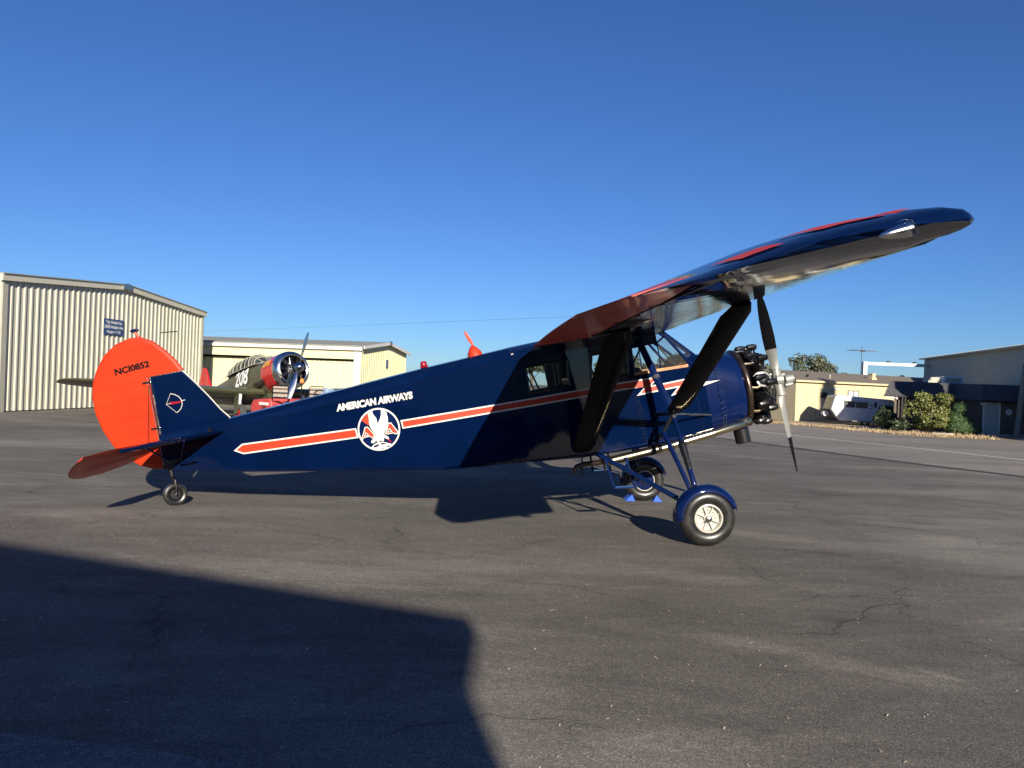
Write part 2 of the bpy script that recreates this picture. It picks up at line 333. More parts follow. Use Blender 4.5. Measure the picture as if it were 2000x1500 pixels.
struct(part('ground', mb, 'asphalt', smooth=40))
def drape(name, A, B, m, dz, n=60, k=12):
    """a sheet between two ground polylines, laid over the ground"""
    def at(P, t):
        d = [0]
        for a, b in zip(P, P[1:]): d.append(d[-1] + math.hypot(b[0] - a[0], b[1] - a[1]))
        return interp([(q / d[-1],) + tuple(p) for q, p in zip(d, P)], t)
    mb = MB(); vs = []
    for i in range(n + 1):
        a, b = at(A, i / n), at(B, i / n)
        for j in range(k + 1):
            x, y = lerp(a[0], b[0], j / k), lerp(a[1], b[1], j / k); vs.append((x, y, H(x, y) + dz))
    w = k + 1
    mb.add(vs, [(i * w + j, i * w + j + 1, (i + 1) * w + j + 1, (i + 1) * w + j) for i in range(n) for j in range(k)])
    return struct(part(name, mb, m, smooth=40))
near = [(20, -12), (13.6, 11), (11.49, 16.55), (10.52, 18.93), (9.72, 22.21), (8.97, 27.6), (6.5, 42), (4, 60)]
far = [(60, 36), (45, 38.5), (28.38, 41.01), (25.84, 41.24), (23.2, 41.87), (22.34, 43.59), (21.09, 46.12), (19.99, 49.75), (18.09, 52.18), (15, 62)]
drape('taxiway', near, far, 'asphalt2', .006, 90, 16)
line = [(17.0, 5), (16.1, 16), (15.62, 22.54), (15.42, 24.72), (15.26, 27.51), (14.6, 34.0), (13.32, 41.81), (11, 58)]
M['linepaint'] = mat('worn_white_line_paint', (.50, .48, .44), .8, 0, 0, .2, 6)
drape('painted_line', [(x - .13, y) for x, y in line], [(x + .13, y) for x, y in line], 'linepaint', .011, 90, 2)
M['tardark'] = mat('dark_seam_tar', (.055, .05, .046), .8, 0, 0, .2, 3)
drape('pavement_seam', [(x - .10, y) for x, y in near[1:]], [(x + .22, y) for x, y in near[1:]], 'tardark', .010, 90, 2)
drape('dirt_verge', far[2:], [(34, 62), (32, 62), (30, 62), (29, 63), (28, 64), (26, 66), (21, 66), (14, 66)], 'dirt', .009, 40, 20)
mb = MB(); P = [(-45, 3.9), (-8, 3.55), (-4, 3.42), (-2.21, 3.31), (-1.55, 3.22), (-1.02, 3.10), (-.75, 2.9), (-.6, 2.2), (-.6, -7.3), (-45, -7.3)]
mb.add([(x, y, .005) for x, y in P], [tuple(range(len(P)))]); struct(part('concrete_slab', mb, 'slab', smooth=0))

# scattered flecks of straw and petals on the asphalt
mb = MB(); rnd = random.Random(3)
for i in range(750):
    y = 2.2 + 24 * rnd.random() ** 1.4; x = (rnd.random() * 1.5 - .75) * y
    if rnd.random() < .4: x = abs(x)
    l, w, a = rnd.uniform(.004, .010), rnd.uniform(.002, .005), rnd.random() * math.pi
    if rnd.random() < .07: l *= 3
    c, s = math.cos(a), math.sin(a); z = H(x, y) + .004; t = rnd.uniform(0, .004)
    mb.add([(x - l * c + w * s, y - l * s - w * c, z), (x + l * c + w * s, y + l * s - w * c, z + t), (x + l * c - w * s, y + l * s + w * c, z + t + .001), (x - l * c - w * s, y - l * s + w * c, z + .001)], [(0, 1, 2, 3)])
o = part('ground_debris', mb, mat('pale_straw', (.42, .38, .28), .8, 0, 0, .3), smooth=0)
tag(o, 'small pale flecks of straw and petals scattered over the asphalt', 'debris'); o['kind'] = 'stuff'
o = None

# ------------------------------------------------------------------ left hangar (gable end facing the apron)
def ribbed(mb, O, d, nrm, t0, t1, zb, zt, pitch=.305, h=.035, phase=0.0, mi=0):
    """one ribbed metal sheet standing on the wall line O + d t"""
    pr = []; k = math.floor((t0 - phase) / pitch) - 1
    while True:
        c = phase + k * pitch
        for q, hh in ((-.065, 0), (-.032, h), (.032, h), (.065, 0)): pr.append((c + q * pitch / .305, hh))
        k += 1
        if c > t1 + pitch: break
    def hh(t):
        return interp([(a, b) for a, b in pr], t)[0]
    ts = sorted(set([t0, t1] + [a for a, _ in pr if t0 + .002 < a < t1 - .002]))
    vs = []; n = len(ts)
    for t in ts:
        e = hh(t)
        x, y = O[0] + d[0] * t + nrm[0] * e, O[1] + d[1] * t + nrm[1] * e
        vs += [(x, y, zb), (x, y, zt(t))]
    mb.add(vs, [(2 * i, 2 * i + 2, 2 * i + 3, 2 * i + 1) for i in range(n - 1)], mi)
W0 = (-17.3, 25.1); dd = Vector((.1, .995, 0)).normalized(); nn_ = Vector((dd.y, -dd.x, 0)); WL = 12.97
hz = lambda t: 4.56 + .50 * (1 - abs(t - WL / 2) / (WL / 2))
hl = thing('metal_hangar', 'tall beige ribbed metal hangar with low gable at the left edge', 'hangar', (W0[0], W0[1], 0))
NP = 14
for i in range(NP):
    mb = MB(); a, b = WL * i / NP, WL * (i + 1) / NP
    O = (nn_.x * .004 * (i % 2), nn_.y * .004 * (i % 2))
    ribbed(mb, O, dd, nn_, a, b, .03, hz, .305, .04, .05); part('wall_panel', mb, 'cladding', hl, smooth=0)
def along(t, e, z): p = dd * t + nn_ * e; return (p.x, p.y, z)
mb = MB(); mb.obox(along(-.10, .0, 0), dd * .22, nn_ * .075, (0, 0, hz(0) - .05)); part('corner_trim', mb, 'trim', hl, smooth=0)
mb = MB(); mb.obox(along(WL - .06, .0, 0), dd * .16, nn_ * .075, (0, 0, hz(WL) - .05)); part('corner_trim', mb, 'trim', hl, smooth=0)
for a, b in ((-.22, WL / 2), (WL / 2, WL + .22)):
    za, zb = (hz(0) - .02, hz(WL / 2)) if a < 0 else (hz(WL / 2), hz(WL) - .02)
    mb = MB(); mb.prism([along(a, .03, za - .10), along(b, .03, zb - .10), along(b, .03, zb + .12), along(a, .03, za + .12)], nn_ * .13); part('rake_trim', mb, 'cladding', hl, smooth=0)
    mb = MB(); mb.prism([along(a, -20, za + .122), along(b, -20, zb + .122), along(b, -20, zb + .16), along(a, -20, za + .16)], nn_ * 20.2); part('roof', mb, 'roofmetal', hl, smooth=0)
mb = MB(); mb.prism([along(WL / 2 - .28, .162, hz(0) + .44), along(WL / 2 + .28, .162, hz(0) + .44), along(WL / 2 + .28, .162, hz(0) + .635), along(WL / 2, .162, hz(0) + .67), along(WL / 2 - .28, .162, hz(0) + .645)], nn_ * .06); part('ridge_cap', mb, 'steel', hl, smooth=0)
mb = MB(); mb.obox(along(-.02, -20, 0), dd * .1, nn_ * 19.98, (0, 0, 4.5)); part('side_wall', mb, 'cladding', hl, smooth=0)
mb = MB(); mb.obox(along(WL - .1, -20, 0), dd * .1, nn_ * 19.98, (0, 0, 4.5)); part('side_wall', mb, 'cladding', hl, smooth=0)
# sign on it
def sign(name, label, O, ex, ez, nrm, w, h, mboard, rows, parent=None):
    """flat board; rows: (text, x0, x1, y0, y1) in board fractions"""
    s = thing(name, label, 'sign', O); ex = Vector(ex).normalized(); ez = Vector(ez); nrm = Vector(nrm).normalized()
    mb = MB(); mb.obox(-ex * w / 2 - ez * h / 2, ex * w, ez * h, nrm * .02); part('board', mb, mboard, s, smooth=0)
    for txt, x0, x1, y0, y1, bold in rows:
        vs, fs = text2d(txt, 1, bold); mb = MB()
        mb.add([ex * (w * (lerp(x0, x1, a) - .5)) + ez * (h * (lerp(y0, y1, b) - .5)) + nrm * .024 for a, b in vs], fs); part('lettering', mb, 'white', s, smooth=0)
    return s
p = Vector((W0[0], W0[1], 0)) + dd * 5.85 + nn_ * .045
sign('hangar_sign', 'blue address sign screwed to the left hangar wall, white lettering', (p.x, p.y, 3.33), dd, (0, 0, 1), nn_, 1.28, .66, 'signblue',
     [('Yolo Aviation Inc.', .08, .92, .70, .92, .02), ('24658 Aviation Ave.', .02, .98, .40, .63, .02), ('Hangars 11-20', .14, .84, .07, .30, .02)])

# ------------------------------------------------------------------ yellow hangar with sliding doors
Y0 = Vector((-8.2, 40, 0)); ya = Vector((-.99, .137, 0)).normalized(); yb = Vector((.137, .99, 0)).normalized()
hy = thing('yellow_hangar', 'long low pale yellow hangar with big sliding doors, beyond the olive airplane', 'hangar', Y0)
def yp(a, b, z): q = ya * a + yb * b; return (q.x, q.y, z)
YL, YW, YE, YR = 26, 8.8, 3.28, 3.74
front = -yb
mb = MB(); mb.obox(yp(0, 0, 0), ya * .38, yb * .12, (0, 0, YE - .02)); part('corner_post', mb, 'cream', hy, smooth=0)
mb = MB(); mb.obox(yp(.382, .02, YE - .62), ya * (YL - .4), yb * .12, (0, 0, .42)); part('door_header', mb, 'yellowdoor', hy, smooth=0)
mb = MB(); mb.obox(yp(.382, -.06, YE - .68), ya * (YL - .4), yb * .07, (0, 0, .24)); part('door_track_cover', mb, 'yellowdoor', hy, smooth=0)
mb = MB(); mb.obox(yp(.384, .141, YE - .80), ya * (YL - .4), yb * .05, (0, 0, .4)); part('track_slot_shade', mb, 'shade', hy, smooth=0)  # dark strip painting the shadow in the slot under the header
mb = MB(); mb.obox(yp(-.12, -.16, YE - .20), ya * (YL + .2), yb * .10, (0, 0, .20)); part('gutter', mb, 'cream', hy, smooth=0)
for a, b, e in ((.42, 6.62, .20), (6.70, 13.0, .30), (13.08, 19.4, .20), (19.5, 25.6, .30)):
    mb = MB(); ribbed(mb, yp(0, e, 0), ya, front, a, b, .03, lambda t: YE - .70, .29, .022, .1); d = part('sliding_door', mb, 'yellowdoor', hy, smooth=0)
    mb = MB(); mb.obox(yp(a - .07, e - .03, .03), ya * .07, yb * .10, (0, 0, YE - .74)); part('door_edge', mb, 'trim', d, smooth=0)
gz = lambda t: YE + (YR - YE) * (1 - abs(t - YW / 2) / (YW / 2)) - .04
mb = MB(); ribbed(mb, yp(0, 0, 0), yb, -ya, .02, YW, .03, gz, .305, .035, .1); part('gable_wall', mb, 'yellowdoor', hy, smooth=0)
mb = MB(); mb.obox(yp(0, YW - .1, 0), ya * YL, yb * .1, (0, 0, YE - .05)); part('rear_wall', mb, 'yellowdoor', hy, smooth=0)
for s in (0, 1):
    b0, b1 = (-.20, YW / 2) if s == 0 else (YW / 2, YW + .2)
    z0, z1 = (YE, YR) if s == 0 else (YR, YE)
    mb = MB(); n = 90
    for i in range(n):       # standing ribs across the slope
        a = -.2 + (YL + .4) * i / n
        mb.prism([yp(a, b0, z0 + .002), yp(a + .07, b0, z0 + .002), yp(a + .07, b0, z0 + .07), yp(a, b0, z0 + .07)], Vector(yp(0, b1 - b0, z1 - z0)))
    mb.prism([yp(-.2, b0, z0), yp(YL + .2, b0, z0), yp(YL + .2, b0, z0 + .045), yp(-.2, b0, z0 + .045)], Vector(yp(0, b1 - b0, z1 - z0)))
    part('roof', mb, 'roofmetal', hy, smooth=0)
    mb = MB(); mb.prism([yp(-.22, b0, z0 - .12), yp(-.22, b1, z1 - .12), yp(-.22, b1, z1 + .05), yp(-.22, b0, z0 + .05)], -ya * .05); part('rake_trim', mb, 'cream', hy, smooth=0)
mb = MB(); mb.obox(yp(-.28, YW / 2 - .2, YR - .10), -ya * .04, yb * .4, (0, 0, .2)); part('ridge_cap', mb, 'steel', hy, smooth=0)
p = Y0 + yb * 4.55 - ya * .05
sg = thing('wall_notice', 'small dark blue notice on the gable of the yellow hangar', 'sign', (p.x, p.y, 2.50))
mb = MB(); mb.obox(-yb * .20 - Vector((0, 0, .24)), yb * .40, (0, 0, .48), -ya * .02); part('board', mb, 'signblue', sg, smooth=0)
for i in range(4):
    mb = MB(); mb.obox(-yb * .15 + Vector((0, 0, -.17 + .1 * i)) - ya * .021, yb * .3, (0, 0, .03), -ya * .004); part('text_line', mb, 'trim', sg, smooth=0)
# far pavement marking near the olive airplane
mb = MB(); mb.box((-9.6, 26.3, .004), (-7.6, 26.5, .008)); struct(part('yellow_marking', mb, 'yellow', smooth=0))

# ------------------------------------------------------------------ hangar behind the camera whose shadow falls on the apron
hb = thing('apron_hangar', 'large metal hangar behind the photographer that shades the near apron', 'hangar', (2.66, -7.68, 0))
mb = MB(); hgt = 4.95
prof = [(0, 0), (0, hgt), (-9.5, hgt + 1.5), (-19, hgt), (-19, 0)]
mb.prism([(x, 0, z) for x, z in prof], (0, -22, 0)); part('wall', mb, 'cladding', hb, smooth=0)
mb = MB(); mb.prism([(.13, .35, hgt - .10), (-9.5, .35, hgt + 1.51), (-9.5, .35, hgt + 1.63), (.13, .35, hgt + .05)], (0, -22.6, 0)); part('roof', mb, 'roofmetal', hb, smooth=0)
mb = MB(); mb.prism([(-19.28, .35, hgt - .04), (-9.5, .35, hgt + 1.51), (-9.5, .35, hgt + 1.63), (-19.28, .35, hgt + .05)], (0, -22.6, 0)); part('roof', mb, 'roofmetal', hb, smooth=0)
mb = MB(); mb.box((-2.2, .04, .02), (-16.5, .10, 4.3)); part('sliding_door', mb, 'yellowdoor', hb, smooth=0)

nh = thing('added_dark_hangar', 'unseen hangar added behind the photographer to darken the wing tip reflection', 'hangar', (7.2, -9.0, 0))  # added out of view so the wing tip reflects something dark
mb = MB(); mb.prism([(0, 0, 0), (0, 0, 5.2), (12, 0, 6.6), (24, 0, 5.2), (24, 0, 0)], (0, -18, 0)); part('wall', mb, 'cladding_far', nh, smooth=0)
mb = MB(); mb.prism([(-.2, .3, 5.17), (12, .3, 6.61), (24.2, .3, 5.17), (24.2, .3, 5.27), (12, .3, 6.72), (-.2, .3, 5.27)], (0, -18.5, 0)); part('roof', mb, 'roofmetal', nh, smooth=0)
mb = MB(); mb.box((3, .02, .02), (21, .08, 4.6)); part('sliding_door', mb, 'brownwall', nh, smooth=0)

# ------------------------------------------------------------------ the blue high-wing airplane
air = thing('high_wing_airplane', 'vintage dark blue high-wing airplane with orange tail, radial engine and eagle emblem', 'airplane', (2.051, 9.403, 0), R(2.7), R(-13))
def B(s, v, n): return Vector((s, -v, n))       # s forward, v towards the near (right) side, n up, in the airplane's own frame
FUS = [(-6.02, .030, 1.83, 2.26), (-5.15, .165, 1.645, 2.305), (-4.2, .262, 1.475, 2.365), (-2.69, .42, 1.21, 2.465), (-1.62, .488, 1.108, 2.515), (-1.0, .513, 1.045, 2.53), (-.3, .522, 1.025, 2.53), (.5, .508, 1.01, 2.53)]
def W(s): return interp(FUS, s)[0]
def NB(s): return interp(FUS, s)[1]
def NT(s): return interp(FUS, s)[2]
def ring(s, nb=None):
    w, b, t = interp(FUS, s)
    half = [(0, b), (w * .92, b), (w, b + .035), (w, t - .15), (w * .93, t - .085), (w * .62, t - .02), (0, t)]
    pts = [B(s, v, n) for v, n in half] + [B(s, -v, n) for v, n in half[-2:0:-1]]
    return pts
mb = MB(); ss = [-6.02, -5.6, -5.15, -4.7, -4.2, -3.5, -2.69, -2.2, -1.62]
mb.loft([ring(s) for s in ss]); fus = part('fuselage', mb, 'navy', air, smooth=13)
# stringer ridges along the turtle deck and side, tail panels
for sgn in (1, -1):
    mb = MB(); mb.tube([B(s, sgn * (W(s) + .001), NT(s) - .155) for s in ss[1:]], .007, 6); part('longeron_ridge', mb, 'navy', air)
# turtle deck running forward over the cabin into the wing
mb = MB(); rr = []
for s in (-1.62, -1.2, -.7, -.2):
    w, b, t = interp(FUS, s); k = [(-1, 2.33), (-1, t - .15), (-.93, t - .085), (-.62, t - .02), (0, t), (.62, t - .02), (.93, t - .085), (1, t - .15), (1, 2.33)]
    rr.append([B(s, a * w, n) for a, n in k])
mb.loft(rr); part('cabin_fairing', mb, 'navy', air)
# cabin sides with window openings
SIDE = [(-1.62, -1.62), (-1.46, -1.47), (-.965, -.985), (-.66, -.73), (-.225, -.27), (-.18, -.195)]
def cabin_side(sgn):
    mb = MB()
    def q(s, n): return B(s, sgn * W(s), n)
    T, Bn = 2.225, 1.912
    cols = SIDE + [(.14, .45)]
    for i in range(len(cols) - 1):
        (a1, a0), (b1, b0) = cols[i], cols[i + 1]
        if i in (0, 2, 4): mb.add([q(a0, Bn), q(b0, Bn), q(b1, T), q(a1, T)], [(0, 1, 2, 3)])
    lows = [a0 for _, a0 in cols] + [.62]
    for a, b in zip(lows, lows[1:]):
        mb.add([q(a, NB(a) + .035), q(b, NB(b) + .035), q(b, Bn), q(a, Bn)], [(0, 1, 2, 3)])
        mb.add([B(a, sgn * W(a) * .92, NB(a)), B(b, sgn * W(b) * .92, NB(b)), q(b, NB(b) + .035), q(a, NB(a) + .035)], [(0, 1, 2, 3)])
    tops = [a1 for a1, _ in cols]
    for a, b in zip(tops, tops[1:]): mb.add([q(a, T), q(b, T), q(b, 2.37), q(a, 2.37)], [(0, 1, 2, 3)])
    mb.add([q(.45, Bn), q(.62, Bn), q(.55, 2.02), q(.44, 1.96)], [(0, 1, 2, 3)])
    o = part('cabin_side', mb, ['navy', 'interior'], air, smooth=0)
    so = o.modifiers.new('thickness', 'SOLIDIFY'); so.thickness = .012; so.offset = 0 ; so.material_offset = 0
    # glass, frames
    for k, ((a1, a0), (b1, b0)) in enumerate(((cols[1], cols[2]), (cols[3], cols[4]))):
        g = MB(); g.add([q(a0, Bn), q(b0, Bn), q(b1, T), q(a1, T)], [(0, 1, 2, 3)]); w = part('window', g, 'glass', air, smooth=0)
        f = MB(); cs = [q(a0, Bn), q(b0, Bn), q(b1, T), q(a1, T)]
        for i in range(4): f.tube([cs[i], cs[(i + 1) % 4]], .013, 6)
        m_ = (cs[0] + cs[1]) / 2, (cs[2] + cs[3]) / 2
        f.tube([m_[0] + Vector((.08 * (1 - 2 * k), 0, 0)), m_[1] + Vector((.08 * (1 - 2 * k), 0, 0))], .008, 6)
        part('window_frame', f, 'black', w)
    pts = [q(-.195, Bn), q(.45, 1.885), q(.455, 1.955), q(.245, 2.285), q(.14, T), q(-.18, T)]
    g = MB(); g.add(pts, [tuple(range(6))]); w = part('window', g, 'glass', air, smooth=0)
    f = MB()
    for i in (2, 3, 4, 5): f.tube([pts[i], pts[(i + 1) % 6]], .012, 6)
    f.tube([q(.13, Bn - .01), q(.14, T)], .008, 6); part('window_frame', f, 'navypaint', w)
    f = MB(); d = Vector((0, -sgn, 0)); f.obox(q(-.20, 1.888) - d * .01, q(.46, 1.868) - q(-.20, 1.888), Vector((0, 0, .036)), d * .022); part('wood_sill', f, 'wood', w, bevel=.003)
for sgn in (1, -1): cabin_side(sgn)
mb = MB(); mb.loft([[B(s, -W(s) * .92, NB(s)), B(s, W(s) * .92, NB(s)), B(s, W(s) * .92, NB(s) + .03), B(s, -W(s) * .92, NB(s) + .03)] for s in (-1.62, -1.0, 0, .62)]); part('cabin_floor', mb, 'navypaint', air)
mb = MB(); mb.box((-1.60, -.47, 1.14), (-1.57, .47, 2.42)); part('cabin_bulkhead', mb, 'headliner', air)
mb = MB(); mb.box((-1.55, -.48, 2.33), (.26, .48, 2.345)); part('cabin_headliner', mb, 'headliner', air)
# seats
for s0, vv in ((.02, .24), (.02, -.24), (-.78, .0)):
    wd = .20 if vv else .44
    seat = MB(); seat.box((s0 - .02, -vv - wd, 1.36), (s0 + .36, -vv + wd, 1.48)); st = part('seat', seat, 'leather', air, bevel=.03)
    bk = MB(); bk.obox((s0 - .02, -vv - wd, 1.46), (-.10, 0, .52 if vv else .56), (0, 2 * wd, 0), (-.07, 0, -.012)); part('seat_back', bk, 'leather', st, bevel=.03)
for sgn in (1, -1):
    for P_, q_r in (([B(-.26, sgn * .47, 1.92), B(-.02, sgn * .47, 2.25)], .012), ([B(-1.42, sgn * .47, 2.22), B(-1.2, sgn * .47, 1.35)], .012), ([B(-.72, sgn * .48, 2.25), B(-.55, sgn * .48, 1.25)], .012), ([B(.1, sgn * .46, 2.27), B(.42, sgn * .46, 1.75)], .011)):
        mb = MB(); mb.tube(P_, q_r, 6); part('cabin_tube', mb, 'interior', air)
mb = MB(); mb.box((.50, -.44, 1.62), (.54, .44, 1.99)); pn = part('instrument_panel', mb, 'black', air)
for i in range(6):
    mb = MB(); mb.lathe([(0, .045), (.012, .045), (.012, .001)], B(.49, -.35 + .14 * i, 1.88), (-1, 0, 0), 14); part('instrument_dial', mb, 'darkglass', pn)
for vv in (.24, -.24):
    mb = MB(); rng_ = [B(.26, vv + .15 * math.cos(a), 1.80 + .15 * math.sin(a)) for a in [2 * math.pi * i / 20 for i in range(21)]]; mb.tube(rng_, .011, 6, False); mb.tube([B(.26, vv - .15, 1.8), B(.26, vv + .15, 1.8)], .008, 6); mb.tube([B(.26, vv, 1.8), B(.5, vv, 1.70)], .014, 6); part('control_wheel', mb, 'black', air)
# windshield: two sloping panes with a frame
tl, tr_, bl, br, tc_, bc_ = B(.245, -.43, 2.345), B(.245, .43, 2.345), B(.58, -.44, 1.985), B(.58, .44, 1.985), B(.30, 0, 2.355), B(.64, 0, 2.02)
for a, b, c, d in ((tl, tc_, bc_, bl), (tc_, tr_, br, bc_)):
    mb = MB(); mb.add([a, b, c, d], [(0, 1, 2, 3)]); part('windshield', mb, 'glass', air, smooth=0)
for sgn in (1, -1):
    mb = MB(); a0, a1, a2, a3 = B(.245, sgn * .50, 2.30), B(.455, sgn * .505, 1.955), B(.58, sgn * .44, 1.985), B(.245, sgn * .43, 2.345)
    mb.add([a0, a1, a2, a3], [(0, 1, 2, 3)]); part('windshield', mb, 'glass', air, smooth=0)
mb = MB(); mb.tube([tc_, bc_], .016, 6)
for sgn in (1, -1): mb.tube([B(.245, sgn * .43, 2.345), B(.575, sgn * .44, 1.99)], .020, 8); mb.tube([B(.245, sgn * .505, 2.29), B(.46, sgn * .508, 1.945), B(.50, sgn * .508, 1.90)], .017, 8)
mb.tube([B(.46, -.505, 1.94), bl, bc_, br, B(.46, .505, 1.94)], .018, 6); part('windshield_frame', mb, 'navypaint', air)
# nose and cowl
def nose_ring(s, k=44):
    t = min(1, max(0, (s - .45) / .70)); w = lerp(.503, .455, t); top = lerp(2.03, 1.925, t); bot = lerp(1.008, 1.01, t); e = lerp(5.5, 2.15, t ** .7)
    c = (top + bot) / 2; h = (top - bot) / 2; out = []
    for i in range(k):
        a = 2 * math.pi * i / k; ca, sa = math.cos(a), math.sin(a)
        out.append(B(s, w * math.copysign(abs(ca) ** (2 / e), ca), c + h * math.copysign(abs(sa) ** (2 / e), sa)))
    return out
mb = MB(); mb.loft([nose_ring(s) for s in (.46, .55, .63, .70, .775)]); part('nose', mb, 'navypaint', air, smooth=40)
mb = MB(); rr = [nose_ring(s) for s in (.78, .86, .94, 1.02, 1.10)]
cc = B(1.1, 0, 1.467); rr.append([cc + (p - cc) * .97 + Vector((.022, 0, 0)) for p in rr[-1]]); rr.append([cc + (p - cc) * .80 + Vector((.03, 0, 0)) for p in rr[-2]])
for r in rr[:5]:
    for i, p in enumerate(r): r[i] = Vector((p.x, p.y * 1.008, 1.467 + (p.z - 1.467) * 1.008))
mb.loft(rr); cowl = part('cowl', mb, 'navypaint', air, smooth=40)
mb = MB()
for sx in (.765, .80):
    r = nose_ring(sx + .02, 60)
    for p in r: mb.ball(Vector((p.x, p.y * 1.012, 1.467 + (p.z - 1.467) * 1.012)), .0065, 6, 4)
part('rivet_row', mb, 'steel', cowl)
# firewall ring
mb = MB(); mb.lathe([(0, .44), (.02, .44), (.02, .1)], B(1.13, 0, 1.467), (1, 0, 0), 36); part('firewall', mb, 'engine', air)

# decals laid on the fuselage side
def on_side(poly2, off, sgn=1):
    """polygon in (s, n) cut at the fuselage stations and laid on the side"""
    cuts = [f[0] for f in FUS]; out = []
    def clip(P, x, keep):
        r = []
        for a, b in zip(P, P[1:] + P[:1]):
            ia, ib = (a[0] - x) * keep >= 0, (b[0] - x) * keep >= 0
            if ia: r.append(a)
            if ia != ib: t = (x - a[0]) / (b[0] - a[0]); r.append((x, lerp(a[1], b[1], t)))
        return r
    for c0, c1 in zip([-99] + cuts, cuts + [99]):
        p = clip(clip(list(poly2), c0, 1), c1, -1)
        if len(p) > 2: out.append([B(s, sgn * (W(s) + off), n) for s, n in p])
    return out
def decal(name, polys, m, off=.016, parent=air, sgn=1):
    mb = MB()
    for P in polys:
        for q in on_side(P, off, sgn): mb.add(q, [tuple(range(len(q)))])
    return part(name, mb, m, parent, smooth=0)
def inset(P, d):
    """shrink a simple polygon by d"""
    A = sum(a[0] * b[1] - b[0] * a[1] for a, b in zip(P, P[1:] + P[:1])) / 2; g = 1 if A > 0 else -1; out = []
    n = len(P)
    for i in range(n):
        p0, p1, p2 = Vector(P[i - 1]), Vector(P[i]), Vector(P[(i + 1) % n])
        e0, e1 = (p1 - p0).normalized(), (p2 - p1).normalized(); n0, n1 = Vector((-e0.y, e0.x)) * g, Vector((-e1.y, e1.x)) * g
        bis = (n0 + n1); bis = bis / max(.35, bis.length_squared / 2) if bis.length > 1e-5 else n0
        out.append(tuple(p1 + bis * d * min(1, 1)))
    return out
EMB = (-3.315, 1.828); ER = .256
for sgn in (1, -1):
    rearp = [(-5.10, 1.897), (-4.985, 1.962), (EMB[0] - ER - .012, 1.892), (EMB[0] - ER - .002, 1.772), (-4.99, 1.835)]
    decal('stripe', [rearp], 'cream', .004, fus, sgn); decal('stripe', [inset(rearp, .0175)], 'orangepaint', .006, fus, sgn)
    fr = [(EMB[0] + ER + .018, 1.886), (-1.62, 1.857), (-1.62, 1.759), (EMB[0] + ER + .026, 1.782)]
    decal('stripe', [fr], 'cream', .004, fus, sgn); fi = inset(fr, .0175); fi[1] = (-1.62, fi[1][1]); fi[2] = (-1.62, fi[2][1]); decal('stripe', [fi], 'orangepaint', .006, fus, sgn)
    # cream underlay then orange, following the jagged outline on the door and nose
    L1 = [(-1.62, 1.857), (-.33, 1.838), (.098, 1.822), (-.025, 1.735), (-.10, 1.735), (-.34, 1.742), (-1.62, 1.759)]
    L2 = [(-.025, 1.7355), (.12, 1.733), (.46, 1.738), (.355, 1.650), (.10, 1.650), (-.22, 1.645), (-.10, 1.735)]
    L3 = [(.355, 1.6505), (.62, 1.656), (.81, 1.642), (.61, 1.612), (.31, 1.582), (.185, 1.565), (.285, 1.6505)]
    decal('lightning_stripe', [L1, L2, L3], 'cream', .0085, air, sgn)
    I = .0165
    O1 = [(-1.62, 1.857 - I), (-.33, 1.838 - I), (.058, 1.822 - I), (-.050, 1.7345), (-.148, 1.7345), (-.34, 1.742 + I), (-1.62, 1.759 + I)]
    O2 = [(-.0505, 1.735), (-.022, 1.719), (.12, 1.7165), (.422, 1.7205), (.342, 1.652), (.30, 1.667), (.10, 1.667), (-.172, 1.662), (-.086, 1.735)]
    O3 = [(.3425, 1.652), (.318, 1.628), (.32, 1.600), (.228, 1.583), (.318, 1.661)]
    decal('lightning_stripe', [O1, O2, O3], 'orangepaint', .0105, air, sgn)
    vs, fs = text2d('AMERICAN AIRWAYS', 1, .05, .0, .8, .95); mb = MB()
    def tp(a, b):
        if sgn < 0: a = 1 - a
        s = lerp(-3.775, -2.845, a) + .010 * b; n = 2.128 + a * -.016 + b * .088; return B(s, sgn * (W(s) + .004), n)
    mb.add([tp(a, b) for a, b in vs], fs); part('lettering', mb, 'cream', fus, smooth=0)
    # eagle emblem
    a_ = R(10.9)
    def E(L):
        out = []
        for X, Y in L:
            dx, dy = (X - 1003) / 380 * ER, -(Y - 890) / 380 * ER
            if sgn < 0: dx = -dx * 1
            s, n = dx * math.cos(a_) + dy * math.sin(a_) * (1 if sgn > 0 else 1), -dx * math.sin(a_) + dy * math.cos(a_)
            out.append((EMB[0] + s, EMB[1] + n))
        return out
    circ = lambda r, k=48: [(EMB[0] + r * math.cos(2 * math.pi * i / k), EMB[1] + r * math.sin(2 * math.pi * i / k)) for i in range(k)]
    decal('emblem_disc', [circ(ER)], 'cream', .003, fus, sgn)
    ed = decal('emblem_disc', [circ(ER * .925)], 'navypaint', .005, fus, sgn)
    decal('emblem_ray', [E([(692, 738), (740, 665), (790, 610), (812, 660), (825, 740), (828, 828)])], 'orangepaint', .007, fus, sgn)
    decal('emblem_globe', [E([(868, 1212), (905, 1170), (955, 1135), (1020, 1115), (1110, 1118), (1190, 1136), (1252, 1160), (1200, 1205), (1140, 1232), (1060, 1250), (985, 1252), (920, 1238)])], 'cream', .007, fus, sgn)
    for L_ in ([(900, 1190), (960, 1165), (985, 1150), (1010, 1165), (985, 1195), (930, 1215)], [(1030, 1135), (1100, 1130), (1160, 1150), (1110, 1150), (1060, 1165)], [(1150, 1180), (1200, 1175), (1210, 1190), (1165, 1205)], [(1060, 1215), (1085, 1225), (1100, 1240), (1070, 1235)],): decal('emblem_globe', [E(L_)], 'navypaint', .009, fus, sgn)
